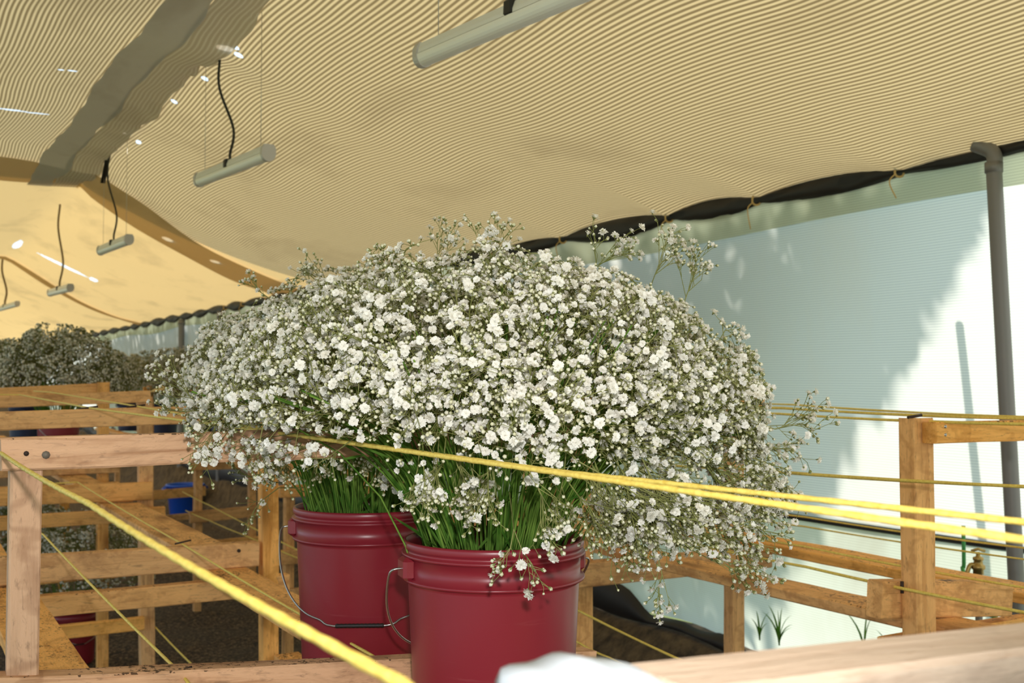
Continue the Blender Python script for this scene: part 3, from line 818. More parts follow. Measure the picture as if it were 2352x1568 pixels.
# two over the beam tops, in front of the bunch
c2_, c3_ = onY(205, 941, Y2 + 0.02), onY(45, 909, Y3)
rope([c3_ + Vector((-0.3, 0.3, 0.006)), c3_ + Vector((0, 0, 0.006)), c2_ + Vector((0, 0, 0.006)), onY(641, 1000, Y1) + Vector((0, 0.01, 0.004)), onX(1290, 1087, 0.62), onX(2330, 1236, 0.62), onX(2420, 1250, 0.62)], 'yellow twine crossing in front of the big bunch, the lower of the two', 0.0031, True, 0.008, 0.0)
d2_, d3_ = onY(315, 937, Y2 + 0.02), onY(115, 903, Y3)
rope([d3_ + Vector((-0.02, 0.5, 0.006)), d3_ + Vector((0, 0, 0.006)), d2_ + Vector((0, 0, 0.006)), onY(690, 1005, Y1) + Vector((0, 0.01, 0.004)), onX(1290, 1083, 0.70), onX(2330, 1196, 0.72), onX(2420, 1207, 0.72)], 'yellow twine crossing in front of the big bunch, the upper of the two', 0.0029, True, 0.008, 0.0)
# on top of the low stop boards
e1, e2 = onY(418, 1549, Y1 + 0.02), onX(99, 1227, 0.434)
rope([e2 + (e2 - e1) * 0.1, e2, e1, e1 + (e1 - e2) * 0.1], 'thin yellow twine running down beside the front left post', 0.0030, False, 0.02)
f1_, f2_, f3_ = onY(918, 1556, Y1), onY(418, 1252, Y2 + 0.02), onY(178, 1109, Y3 + 0.02)
rope([f3_ + Vector((-.3, 0, 0.01)), f3_ + Vector((0, 0, 0.005)), f2_ + Vector((0, 0, 0.005)), f1_ + Vector((0, 0, 0.012))], 'thin yellow twine above the shelf board left of the buckets', 0.0032, False, 0.03)
g3_ = onY(357, 1440, Y3 + 0.04)
rope([g3_, onX(461, 1545, g3_.x), onX(560, 1640, g3_.x)], 'yellow twine tied low on a far post over the mulch', 0.0045, False, 0.05)
# right hand group along the top of the second rack
def along(X, Z0, Z1, y0, y1, label, r=0.004, mid=None):
    pts = [(X, y1, CAMZ + Z1)] + ([mid] if mid else []) + [(X, y0, CAMZ + Z0)]
    return rope(pts, label, r, False, 0.035, 0.012)
def px_rope(a, b, X, label, r=0.004, ext0=1.0, ext1=0.25, sag=0.004):
    p, q = onX(a[0], a[1], X), onX(b[0], b[1], X)
    return rope([p + (p - q) * ext0, p, q, q + (q - p) * ext1], label, r, False, 0.035, sag)
px_rope((1820, 929), (2352, 957), 2.72, 'highest of the three yellow twines level with the post top', 0.0034)
px_rope((1800, 937), (2352, 961), 2.55, 'middle of the three yellow twines level with the post top', 0.0044)
px_rope((1790, 950), (2352, 974), 2.36, 'lowest of the three yellow twines, resting on the post top', 0.0040)
px_rope((1700, 1076), (2352, 1117), 2.10, 'yellow twine halfway up the right post', 0.0045, 0.5)
px_rope((1850, 1301), (2352, 1406), 2.285, 'yellow twine nailed to the left face of the right post', 0.0042, 0.9)
px_rope((1850, 1255), (2352, 1349), 2.46, 'yellow twine just above the near shelf board on the right', 0.0036, 0.9)
px_rope((1850, 1187), (2352, 1258), 3.05, 'upper thin yellow twine in front of the wall seam', 0.0034, 0.9)
px_rope((1850, 1209), (2352, 1284), 2.92, 'lower thin yellow twine in front of the wall seam', 0.0030, 0.9)
px_rope((1335, 1405), (1640, 1550), 2.225, 'yellow twine low at the right of the front bucket, slanting to the post foot', 0.0044, 3.5, 0.5)
px_rope((1332, 1477), (1400, 1510), 2.22, 'short lowest yellow twine right of the front bucket', 0.0038, 14.0, 2.0)
px_rope((481, 1160), (698, 1270), 2.22, 'yellow twine low between far posts left of the rear bucket', 0.0050, 0.4, 0.4)
px_rope((481, 1195), (562, 1229), 2.21, 'lowest yellow twine between far posts left of the rear bucket', 0.0050, 0.8, 2.0)
# raffia tuft on the far beam end
tf = empty('raffia_tuft', onY(346, 899, Y3), 'frayed pale raffia tuft tied to the far beam end', 'raffia')
for k in range(5):
    q = onY(346, 899, Y3); q2 = onY(372 + k * 2, 884 + k * 2, Y3 - 0.03)
    tube('strand', catmull([q, q.lerp(q2, .6) + Vector((0, 0, -.004)), q2], 4), 0.004, STRAW, tf, sides=5)

# ================================================================== BUCKETS
RIM_R, BH = 0.1525, 0.37
def bucket_profile():
    o = [(0.0, 0.0), (0.118, 0.0), (0.126, 0.004), (0.130, 0.012), (0.1315, 0.02), (0.1445, 0.296), (0.1452, 0.302), (0.1535, 0.3035), (0.1545, 0.306), (0.1535, 0.3085), (0.1465, 0.310),
         (0.1472, 0.343), (0.1545, 0.3445), (0.1555, 0.347), (0.1545, 0.3495), (0.1495, 0.3505), (0.1490, 0.3555), (0.1520, 0.3565), (0.1532, 0.360), (0.1532, 0.366), (0.1515, 0.3695), (0.1490, 0.37), (0.1465, 0.3685),
         (0.1445, 0.36), (0.140, 0.29), (0.127, 0.02), (0.120, 0.008), (0.0, 0.008)]
    return o
BUCKET_ME = lathe('bucket_body', bucket_profile(), 72)
def bucket(loc, ear_dir, bail_side, label, mat=MAROON, detail=True, name='bucket'):
    """ear_dir: horizontal unit vector to one ear; bail_side: horizontal unit vector the wire falls towards"""
    loc = Vector(loc)
    e = empty(name, loc, label, 'bucket')
    me = BUCKET_ME.copy(); obj('body', me, e, loc, mat)
    wt = lathe('water', [(0.001, 0.17), (0.13, 0.17)], 32); obj('water', wt, e, loc, simple('bucket_water', (0.02, 0.03, 0.02), 0.08) if 'bucket_water' not in MATS else MATS['bucket_water'])
    if not detail: return e
    a = Vector(ear_dir).normalized(); bs = Vector(bail_side).normalized()
    for s in (-1, 1):
        c = loc + a * (s * 0.1515) + Vector((0, 0, 0.326))
        ear = obj('handle_ear', box_mesh('handle_ear', 0.022, 0.045, 0.038, 0.006), None, (0, 0, 0), mat)
        ear.location = c; ear.rotation_euler = (0, 0, math.atan2(a.y, a.x)); adopt(ear, e)
    h0 = loc + Vector((0, 0, 0.326))
    L, beta = 0.235, math.radians(41)
    dn = Vector((0, 0, -math.cos(beta))) + bs * math.sin(beta)
    pts = [h0 + a * 0.150, h0 + a * 0.166, h0 + a * 0.176 + dn * 0.004, h0 + a * 0.179 + dn * 0.02]
    for k in range(1, 8):
        t = k / 8 * math.pi / 2
        pts.append(h0 + a * (0.05 + 0.128 * math.cos(t) ** 0.9) + dn * (0.02 + (L - 0.03) * math.sin(t)))
    pts += [h0 + a * 0.052 + dn * L]
    left = pts; right = []
    for p in reversed(pts):
        q = p - h0; q = q - a * (2 * q.dot(a)); right.append(h0 + q)
    w = tube('bail_wire', catmull(left + right, 4), 0.0020, WIRE, e, sides=8)
    g0, g1 = h0 + a * 0.048 + dn * L, h0 - a * 0.048 + dn * L
    n_ = 24
    tube('grip', [g0.lerp(g1, i / n_) for i in range(n_ + 1)], 0.0042, BLACK, w, sides=8, radii=[0.0046 if i % 2 else 0.0038 for i in range(n_ + 1)])
    return e
B1 = Vector((0.912, 1.692, ZS))
B2 = Vector((0.905, 2.25, ZS))
ear1 = (-RIGHT * 0.94 - FWD * 0.34); ear1.z = 0
toC1 = Vector((-FWD.x, -FWD.y, 0)).normalized()
bucket(B1, ear1, Vector((-ear1.y, ear1.x, 0)) * (-1 if Vector((-ear1.y, ear1.x, 0)).dot(toC1) > 0 else 1), 'maroon plastic bucket in front, cut off by the bottom edge, full of stems')
ear2 = (-RIGHT * 0.99 - FWD * 0.05); ear2.z = 0
bs2 = Vector((-ear2.y, ear2.x, 0))
bucket(B2, ear2, bs2 if bs2.dot(toC1) > 0 else -bs2, 'maroon plastic bucket behind, with its wire handle hanging in front')

# ================================================================== FLOWERS
def unit(a): return a / np.maximum(np.linalg.norm(a, axis=-1, keepdims=True), 1e-9)
def frames(nrm, spin):
    """rotation matrices with local z along nrm"""
    z = unit(nrm); h = np.where(np.abs(z[:, 2:3]) < 0.9, np.array([[0, 0, 1.0]]), np.array([[1.0, 0, 0]]))
    x = unit(np.cross(h, z)); y = np.cross(z, x)
    c, s = np.cos(spin)[:, None], np.sin(spin)[:, None]
    return np.stack([x * c + y * s, -x * s + y * c, z], axis=2)
def stamp(tv, tt, tm, pos, R, sc):
    n, k = len(pos), len(tv)
    v = np.einsum('nij,kj->nki', R, tv) * sc[:, None, None] + pos[:, None, :]
    t = tt[None] + (np.arange(n) * k)[:, None, None]
    return v.reshape(-1, 3), t.reshape(-1, 3), np.tile(tm, n)
def floret_template(seed, layers=((8, 0.50, 0.10, 0.34), (6, 0.40, 0.30, 0.28), (4, 0.24, 0.42, 0.2)), open_=1.0):
    r = np.random.default_rng(seed); V, T, M = [], [], []
    for (n, rad, lift, wid) in layers:
        for k in range(n):
            a = 2 * math.pi * (k + r.uniform(-.25, .25)) / n; ra = rad * r.uniform(0.85, 1.12) * open_; li = lift + r.uniform(-.07, .07)
            ca, sa = math.cos(a), math.sin(a); w = wid * r.uniform(.85, 1.15)
            def P(rr, ww, zz): return (ca * rr - sa * ww, sa * rr + ca * ww, zz)
            b = len(V)
            V += [P(0.02, 0, 0.02), P(ra * .55, w * .45, li * .75 + .05), P(ra * .97, w * .36, li - .03 + r.uniform(-.05, .05)), P(ra * .90, 0, li + .04), P(ra * 1.0, -w * .36, li - .03 + r.uniform(-.05, .05)), P(ra * .55, -w * .45, li * .75 + .05)]
            T += [(b, b + 3, b + 1), (b + 1, b + 3, b + 2), (b, b + 5, b + 3), (b + 5, b + 4, b + 3)]; M += [0] * 4
    b = len(V)   # calyx cup
    V += [(0, 0, -0.28)] + [(0.15 * math.cos(2 * math.pi * k / 5), 0.15 * math.sin(2 * math.pi * k / 5), 0.05) for k in range(5)]
    for k in range(5): T.append((b, b + 1 + (k + 1) % 5, b + 1 + k)); M.append(1)
    return np.array(V), np.array(T), np.array(M)
FLO = [floret_template(s) for s in (1, 2, 3)] + [floret_template(4, ((7, 0.42, 0.30, 0.26), (5, 0.30, 0.45, 0.2), (4, 0.15, 0.5, 0.14)), 0.85)]
def bud_template(sides=5):
    V = [(0, 0, -0.75)]; T = []; M = []
    for rr, zz in ((0.34, -0.25), (0.40, 0.12)):
        V += [(rr * math.cos(2 * math.pi * k / sides), rr * math.sin(2 * math.pi * k / sides), zz) for k in range(sides)]
    V.append((0, 0, 0.48)); top = len(V) - 1
    for k in range(sides):
        k2 = (k + 1) % sides
        T += [(0, 1 + k2, 1 + k), (1 + k, 1 + k2, 1 + sides + k2), (1 + k, 1 + sides + k2, 1 + sides + k), (1 + sides + k, 1 + sides + k2, top)]
        M += [1, 1, 1, 0]
    M = [0 if (i % 4) in (2, 3) else m for i, m in enumerate(M)]
    return np.array(V, float), np.array(T), np.array(M)
BUDT = bud_template()
SIMPLE = (np.array([(0, 0, -.3), (.5, 0, .05), (.1, .45, .1), (-.4, .3, .0), (-.4, -.3, .1), (.15, -.45, .0), (0, 0, .4)], float),
          np.array([(0, 2, 1), (0, 3, 2), (0, 4, 3), (0, 5, 4), (0, 1, 5), (6, 1, 2), (6, 2, 3), (6, 3, 4), (6, 4, 5), (6, 5, 1)]), np.array([1] * 5 + [0] * 5))
def segs_mesh(name, A, Bv, r0, r1, mat, parent, loc, kind=None, sides=3, smooth=True):
    """many thin tapered twigs as one mesh"""
    n = len(A); d = unit(Bv - A); h = np.where(np.abs(d[:, 2:3]) < 0.9, np.array([[0, 0, 1.0]]), np.array([[1.0, 0, 0]]))
    x = unit(np.cross(h, d)); y = np.cross(d, x)
    an = np.arange(sides) * 2 * math.pi / sides
    ring = x[:, None] * np.cos(an)[None, :, None] + y[:, None] * np.sin(an)[None, :, None]
    v = np.concatenate([A[:, None] + ring * np.reshape(r0, (-1, 1, 1)), Bv[:, None] + ring * np.reshape(r1, (-1, 1, 1))], axis=1)
    t = []
    for k in range(sides):
        k2 = (k + 1) % sides; t += [(k, k2, sides + k2), (k, sides + k2, sides + k)]
    t = np.array(t)[None] + (np.arange(n) * sides * 2)[:, None, None]
    me = mesh_np(name, v.reshape(-1, 3) - np.array(loc), t.reshape(-1, 3), smooth=smooth)
    o = obj(name, me, parent, loc, mat)
    if kind: o['kind'] = kind
    return o

class Spray:
    """grows a panicle: branches, twigs and tips, kept as arrays"""
    def __init__(s, r): s.r = r; s.seg = []; s.tip = []
    def grow(s, A, Bp, D, levels):
        """A,Bp: start / end of the parent segments (n,3); D outward drive (n,3); levels: list of (count, lmin, lmax, pmin, spread)"""
        r = s.r
        for li, (cnt, lmin, lmax, pmin, spread, rad) in enumerate(levels):
            n = len(A)
            t = r.uniform(pmin, 1.0, (n, cnt, 1)); t[:, 0] = 1.0
            st = A[:, None] + (Bp - A)[:, None] * t
            pd = unit(Bp - A)[:, None]
            dr = unit(pd * 0.55 + D[:, None] * 0.5 + unit(r.normal(size=(n, cnt, 3))) * spread)
            ln = r.uniform(lmin, lmax, (n, cnt, 1))
            en = st + dr * ln
            A = st.reshape(-1, 3); Bp = en.reshape(-1, 3); D = np.repeat(D, cnt, axis=0)
            s.seg.append((A, Bp, rad))
        s.tip.append((Bp, unit(Bp - A)))

def make_bunch(C, rim, R, zu, zd, nst, label, seed, parts=True, lv=None, fl=0.36, fsize=0.0148, lump=0.1, extra=(), group=None, name='flower_bunch', mats=(PETAL, CALYX), cmin=-0.12, bias=None, rimr=0.125, rope=None, floor=None):
    """one bucketful of baby's breath. C dome centre, rim centre of the bucket mouth, R lateral / zu up / zd down radius"""
    r = np.random.default_rng(seed)
    C = np.array(C, float); rim = np.array(rim, float)
    root = empty(name, tuple(rim - np.array([0, 0, 0.3])), label, 'flowers', group)
    # stem targets spread evenly over the dome
    i = np.arange(nst) + 0.5
    cz = 1 - (1 - cmin) * i / nst; ph = i * 2.39996 + r.uniform(0, 6.28)
    sr = np.sqrt(np.maximum(0, 1 - cz ** 2))
    dirs = np.stack([sr * np.cos(ph), sr * np.sin(ph), cz], axis=1) + r.normal(size=(nst, 3)) * 0.07
    rad = np.where(dirs[:, 2:3] > 0, np.array([[R, R, zu]]), np.array([[R, R, zd]]))
    tgt = C + dirs * rad * r.uniform(0.66, 0.86, (nst, 1))
    if floor is not None: tgt[:, 2] = np.maximum(tgt[:, 2], floor(tgt) + 0.13)
    hd = unit(dirs * np.array([1, 1, 0]) + 1e-6)
    rr = np.sqrt(np.clip(sr, 0, 1))[:, None] * r.uniform(0.55, 1.0, (nst, 1)) * rimr
    prim = rim + hd * rr + r.normal(size=(nst, 3)) * np.array([[.006, .006, 0.0]])
    base = rim + np.array([0, 0, -0.20]) + (prim - rim) * 0.55 + r.normal(size=(nst, 3)) * np.array([[.02, .02, 0.0]])
    ctl = prim + (prim - base) * 0.45 + np.array([0, 0, 0.085]) + hd * 0.02
    K = 7
    ts = np.linspace(0, 1, K)[None, :, None]
    path = (1 - ts) ** 3 * base[:, None] + 3 * (1 - ts) ** 2 * ts * prim[:, None] + 3 * (1 - ts) * ts ** 2 * ctl[:, None] + ts ** 3 * tgt[:, None]
    sp = Spray(r)
    out = unit(path[:, -1] - C)
    lv = lv or [(8, 0.07, 0.16, 0.2, 0.68, 0.0011), (4, 0.035, 0.075, 0.4, 0.8, 0.0008), (5, 0.014, 0.034, 0.3, 0.95, 0.00055)]
    sp.grow(path[:, -3], path[:, -1], out, lv)
    # soft dome envelope so that the crown closes
    k1 = r.normal(size=(9, 3)) * 3.2; k2 = r.uniform(0, 6.28, 9)
    def env(P):
        q = P - C; rd = np.where(q[:, 2:3] > 0, np.array([[R, R, zu]]), np.array([[R, R, zd]]))
        d = q / rd; rho = np.linalg.norm(d, axis=1, keepdims=True); u = d / np.maximum(rho, 1e-6)
        lm = 1 + lump * np.sin(u @ k1.T + k2).mean(axis=1, keepdims=True) * 2.0
        if bias is not None: lm = lm * bias(u)
        x = rho / lm
        y = np.where(x > 0.72, 0.72 + 0.36 * np.tanh((x - 0.72) / 0.46), x)
        return C + d * rd * (y * lm / np.maximum(rho, 1e-6))
    segs = [(env(a), env(b), q) for a, b, q in sp.seg]
    tips = [(env(p), d) for p, d in sp.tip]
    if floor is not None:      # the crown stays above the bare stems
        def above(P, sl): return P[:, 2] > floor(P) + sl * r.normal(size=len(P)) * 0.035
        segs = [(a[k], b[k], q) for a, b, q in segs for k in [above(b, 0.5) & above(a, 0.5)]]
        tips = [(p[k], d[k]) for p, d in tips for k in [above(p, 1.0)]]
    # hand-laid stray sprays
    for (pts, lv2) in extra:
        P = np.array([tuple(p) for p in pts]); e2 = Spray(r)
        for a, b in zip(P[:-1], P[1:]): segs.append((a[None], b[None], 0.0012))
        dd = unit(P[-1] - P[-2])
        e2.grow(P[-2:-1], P[-1:], dd[None], lv2)
        if len(P) > 3: e2.grow(P[-3:-2], P[-2:-1], unit(P[-2] - P[-3])[None], [(max(1, lv2[0][0] - 2), *lv2[0][1:])] + list(lv2[1:]))
        segs += e2.seg; tips += e2.tip
    loc = tuple(rim)
    A = np.concatenate([s[0] for s in segs]); Bv = np.concatenate([s[1] for s in segs]); rad_ = np.concatenate([np.full(len(s[0]), s[2]) for s in segs])
    tp = np.concatenate([t[0] for t in tips]); td = np.concatenate([t[1] for t in tips])
    # nothing inside the bucket or under its rim close to the wall
    hr = np.linalg.norm((tp - rim)[:, :2], axis=1)
    ok = ~((tp[:, 2] < rim[2] + 0.05) & (hr < 0.149))
    if rope is not None:      # the taut twine presses the sprays back
        inr = lambda p: (p[:, 0] < rope[0]) & (np.abs(p[:, 2] - (CAMZ + (rope[1] - CAMZ) * np.clip(p[:, 0] / 0.61, 0.5, 1))) < 0.010) & (p[:, 0] / p[:, 1] > 0.283)
        ok &= ~inr(tp)
        kp = ~(inr(A) | inr(Bv)); A, Bv, rad_ = A[kp], Bv[kp], rad_[kp]
    tp, td = tp[ok], td[ok]
    segs_mesh('twigs', A, Bv, rad_ * (1 if parts else 1.6), rad_ * (0.75 if parts else 1.4), TWIG, root, loc, 'stuff')
    n = len(tp)
    q = (tp - C); rho = np.linalg.norm(q / np.array([R, R, zu]), axis=1)
    isf = r.uniform(size=n) < fl * np.clip(0.35 + 0.85 * rho, 0, 1.15)
    if floor is not None: isf &= (tp[:, 2] > floor(tp) - 0.01) | (r.uniform(size=n) < 0.28 + 0.5 * ((tp - rim) @ np.array(RIGHT) > 0.2))
    nrm = unit(td * 0.7 + unit(q) * 0.5 + r.normal(size=(n, 3)) * 0.35 + np.array([0, 0, 0.12]))
    fi = np.where(isf)[0]; bi = np.where(~isf)[0]
    size = fsize * r.uniform(0.72, 1.18, n)
    if not parts:
        v, t, m = stamp(*SIMPLE, tp[fi], frames(nrm[fi], r.uniform(0, 6, len(fi))), size[fi])
        o = obj('blooms', mesh_np('blooms', v - rim, t, m), root, loc, list(mats)); o['kind'] = 'stuff'
        v, t, m = stamp(*SIMPLE, tp[bi], frames(nrm[bi], r.uniform(0, 6, len(bi))), size[bi] * 0.42)
        o = obj('buds', mesh_np('buds', v - rim, t, m), root, loc, [BUD, CALYX]); o['kind'] = 'stuff'
        segs_mesh('stems', path[:, 1], path[:, 4], np.full(nst, 0.003), np.full(nst, 0.002), STEM, root, loc, 'stuff')
        return root
    # the nearest 300 blooms are pieces of their own, the rest one mass
    cv = np.array(CAM); dist = np.linalg.norm(tp[fi] - cv, axis=1) - 0.25 * rho[fi]
    order = fi[np.argsort(dist)]
    single, rest = order[:300], order[300:]
    for s_ in range(4):
        me = None
        pass
    FM = []
    for (tv, tt, tm) in FLO:
        me = mesh_np('bloom', tv, tt, tm); me.materials.append(PETAL); me.materials.append(CALYX); FM.append(me)
    Rm = frames(nrm[single], r.uniform(0, 6, 300))
    for j, idx in enumerate(single):
        o = bpy.data.objects.new('bloom', FM[int(r.integers(0, 4))]); COL.objects.link(o)
        o.location = tp[idx]; o.rotation_euler = Matrix(Rm[j].tolist()).to_euler(); o.scale = (size[idx],) * 3
        adopt(o, root)
    vs_, ts_, ms_, base_n = [], [], [], 0
    which = r.integers(0, 4, len(rest))
    for w_ in range(4):
        ix = rest[which == w_]
        v, t, m = stamp(*FLO[w_], tp[ix], frames(nrm[ix], r.uniform(0, 6, len(ix))), size[ix])
        vs_.append(v); ts_.append(t + base_n); ms_.append(m); base_n += len(v)
    o = obj('blooms', mesh_np('blooms', np.concatenate(vs_) - rim, np.concatenate(ts_), np.concatenate(ms_)), root, loc, [PETAL, CALYX]); o['kind'] = 'stuff'
    v, t, m = stamp(*BUDT, tp[bi], frames(unit(td[bi] + nrm[bi] * 0.3), r.uniform(0, 6, len(bi))), r.uniform(0.005, 0.0085, len(bi)))
    o = obj('buds', mesh_np('buds', v - rim, t, m, True), root, loc, [BUD, CALYX]); o['kind'] = 'stuff'
    # every main stem its own piece, with narrow leaves
    for j in range(nst):
        pts = [Vector(p) for p in path[j]]
        pts = catmull(pts, 2)
        tube('stem', pts, 0.002, STEM, root, sides=5, radii=[0.0024 - 0.0011 * k / (len(pts) - 1) for k in range(len(pts))])
    # more stems without their own crown (packed tight in the mouth)
    m_ = int(nst * 1.3); j = r.integers(0, nst, m_); off = r.normal(size=(m_, 1, 3)) * np.array([0.016, 0.016, 0.006])
    pp = path[j] + off
    hh = np.linalg.norm((pp[:, 2] - rim)[:, :2], axis=1); pp = pp[hh < 0.16]
    A2 = pp[:, :-1].reshape(-1, 3); B2_ = pp[:, 1:].reshape(-1, 3)
    segs_mesh('packed_stems', A2, B2_, np.full(len(A2), 0.0017), np.full(len(A2), 0.0016), STEM, root, loc, 'stuff', sides=4)
    V, T = [], []
    for k in range(int(nst * 2.6)):
        j = int(r.integers(0, nst)); sI = int(r.integers(2, 5)); p = path[j][sI] * 1.0
        dr = unit(unit(path[j][sI + 1] - path[j][sI]) * 1.0 + r.normal(size=3) * 0.34); side = unit(np.cross(dr, r.normal(size=3)))
        Ln, wd_ = r.uniform(0.045, 0.10), r.uniform(0.0018, 0.0034); bend = unit(r.normal(size=3)) * Ln * 0.12
        b0 = len(V)
        for q_, ww in ((0, 0.5), (0.35, 1.0), (0.7, 0.8), (1.0, 0.0)):
            cpt = p + dr * Ln * q_ + bend * q_ * q_
            V += [cpt - side * wd_ * ww, cpt + side * wd_ * ww]
        for q_ in range(3): T += [(b0 + 2 * q_, b0 + 2 * q_ + 1, b0 + 2 * q_ + 3), (b0 + 2 * q_, b0 + 2 * q_ + 3, b0 + 2 * q_ + 2)]
    o = obj('narrow_leaves', mesh_np('narrow_leaves', np.array(V) - rim, np.array(T)), root, loc, LEAF); o['kind'] = 'stuff'
    return root

def D(px, py, d): return onD(px, py, d)
thin = [(4, 0.03, 0.06, 0.2, 0.6, 0.0008), (3, 0.018, 0.035, 0.3, 0.7, 0.0006), (3, 0.01, 0.02, 0.3, 0.8, 0.0005)]
thick = [(6, 0.05, 0.09, 0.1, 0.7, 0.0009), (4, 0.025, 0.05, 0.3, 0.8, 0.0007), (4, 0.012, 0.028, 0.3, 0.9, 0.0005)]
tiny = [(4, 0.02, 0.04, 0.2, 0.6, 0.0007), (3, 0.01, 0.022, 0.3, 0.8, 0.0005)]
rim1 = B1 + Vector((0, 0, BH)); rim2 = B2 + Vector((0, 0, BH))
ex1 = [
    ([D(1330, 1090, 1.66), D(1428, 1177, 1.62), D(1500, 1237, 1.62), D(1521, 1320, 1.62), D(1512, 1350, 1.62)], tiny),
    ([D(1428, 1177, 1.62), D(1500, 1237, 1.62), D(1573, 1254, 1.64), D(1625, 1262, 1.65)], thin),
    ([D(1400, 1110, 1.7), D(1520, 1160, 1.68), D(1610, 1190, 1.68), D(1660, 1225, 1.68)], thin),
    ([D(1480, 1080, 1.75), D(1600, 1110, 1.75), D(1680, 1150, 1.75), D(1710, 1190, 1.75)], thin),
    ([D(1600, 1000, 1.9), D(1700, 960, 1.9), D(1780, 985, 1.9), D(1815, 975, 1.9)], thin),
    ([D(1450, 720, 1.9), D(1490, 670, 1.9), D(1505, 630, 1.9), D(1515, 612, 1.9)], thin),
    ([D(1540, 760, 1.9), D(1570, 700, 1.9), D(1580, 670, 1.9), D(1585, 660, 1.9)], thin),
    ([D(1450, 1000, 1.75), D(1560, 1060, 1.75), D(1650, 1080, 1.75), D(1690, 1100, 1.75)], thick),
    ([D(1400, 1040, 1.7), D(1500, 1110, 1.7), D(1570, 1140, 1.7), D(1610, 1150, 1.7)], thick),
    ([D(1500, 960, 1.85), D(1620, 1000, 1.85), D(1700, 1030, 1.85), D(1720, 1060, 1.85)], thick),
    ([D(1330, 1060, 1.6), D(1420, 1110, 1.6), D(1470, 1140, 1.6), D(1500, 1150, 1.6)], thick),
    ([D(1260, 1060, 1.56), D(1300, 1100, 1.56), D(1330, 1140, 1.56), D(1350, 1160, 1.56)], thin),
    ([D(1200, 1050, 1.52), D(1220, 1090, 1.52), D(1235, 1120, 1.52), D(1245, 1140, 1.52)], thin),
    ([D(1500, 1120, 1.7), D(1590, 1170, 1.7), D(1660, 1210, 1.7), D(1690, 1250, 1.7)], thin),
    ([D(1170, 1130, 1.62), D(1180, 1215, 1.60), D(1200, 1265, 1.59), D(1222, 1295, 1.585)], tiny),
    ([D(1170, 1130, 1.62), D(1180, 1215, 1.60), D(1172, 1260, 1.59), D(1160, 1275, 1.585)], tiny),
    ([D(1180, 700, 1.9), D(1130, 650, 1.9), D(1128, 610, 1.9), D(1128, 598, 1.9)], thin),
    ([D(1340, 700, 1.9), D(1360, 650, 1.9), D(1370, 615, 1.9), D(1380, 605, 1.9)], thin),
]
rs = random.Random(4)
for k in range(15):      # loose bud sprays hanging under the crown
    x, d_ = rs.uniform(930, 1330), rs.uniform(1.50, 1.62); y = rs.uniform(1050, 1085); L_ = rs.uniform(15, 75); dx = rs.uniform(-25, 25)
    ex1.append(([D(x, y - 60, d_ + 0.05), D(x + dx * .3, y, d_), D(x + dx * .7, y + L_ * .6, d_), D(x + dx, y + L_, d_)], tiny))
for k in range(12):
    x, d_ = rs.uniform(1340, 1640), rs.uniform(1.6, 1.8); y = rs.uniform(1030, 1080); L_ = rs.uniform(20, 70); dx = rs.uniform(10, 80)
    ex1.append(([D(x - 40, y - 60, d_ + 0.05), D(x, y, d_), D(x + dx * .6, y + L_ * .6, d_), D(x + dx, y + L_, d_)], thick if k % 2 else thin))
make_bunch((B1.x + 0.01, B1.y, CAMZ - 0.10), rim1, 0.50, 0.315, 0.17, 120, 'huge dome of white gypsophila in the front maroon bucket', 5, extra=ex1, cmin=-0.16, rope=(0.655, CAMZ - 0.10), floor=lambda P: CAMZ - 0.155 - 0.065 * np.clip(((P - np.array(B1)) @ np.array(RIGHT)) / 0.35, 0, 1))
ex2 = [
    ([D(560, 960, 2.1), D(480, 930, 2.05), D(440, 915, 2.05), D(425, 895, 2.05)], thin),
    ([D(560, 960, 2.1), D(480, 940, 2.05), D(430, 945, 2.05), D(412, 945, 2.05)], tiny),
    ([D(640, 960, 1.9), D(580, 970, 1.82), D(580, 990, 1.80), D(590, 1005, 1.79)], thin),
    ([D(560, 940, 1.9), D(510, 955, 1.84), D(495, 975, 1.80), D(492, 990, 1.79)], thin),
    ([D(690, 960, 1.9), D(660, 985, 1.82), D(670, 1005, 1.80), D(680, 1015, 1.79)], tiny),
    ([D(700, 1130, 2.2), D(650, 1110, 2.2), D(590, 1100, 2.2), D(550, 1085, 2.2)], tiny),
    ([D(700, 1120, 2.2), D(640, 1120, 2.2), D(600, 1150, 2.2), D(585, 1170, 2.2)], tiny),
    ([D(720, 760, 2.3), D(640, 700, 2.3), D(600, 672, 2.3), D(590, 660, 2.3)], tiny),
    ([D(820, 740, 2.3), D(770, 690, 2.3), D(745, 665, 2.3), D(738, 655, 2.3)], thin),
    ([D(1020, 660, 2.2), D(1000, 630, 2.2), D(1005, 605, 2.2), D(1008, 595, 2.2)], thin),
]
for k in range(14):
    x, d_ = rs.uniform(620, 900), rs.uniform(1.98, 2.12); y = rs.uniform(1000, 1030); L_ = rs.uniform(10, 55); dx = rs.uniform(-25, 20)
    ex2.append(([D(x, y - 60, d_ + 0.05), D(x + dx * .3, y, d_), D(x + dx * .7, y + L_ * .6, d_), D(x + dx, y + L_, d_)], tiny))
make_bunch((B2.x + 0.0, B2.y - 0.05, CAMZ - 0.09), rim2, 0.42, 0.315, 0.11, 104, 'white gypsophila in the rear maroon bucket, left half of the bloom mass', 9, extra=ex2, cmin=-0.04, rope=(0.655, CAMZ - 0.10), floor=lambda P: CAMZ - 0.135 - 0.0 * P[:, 0])

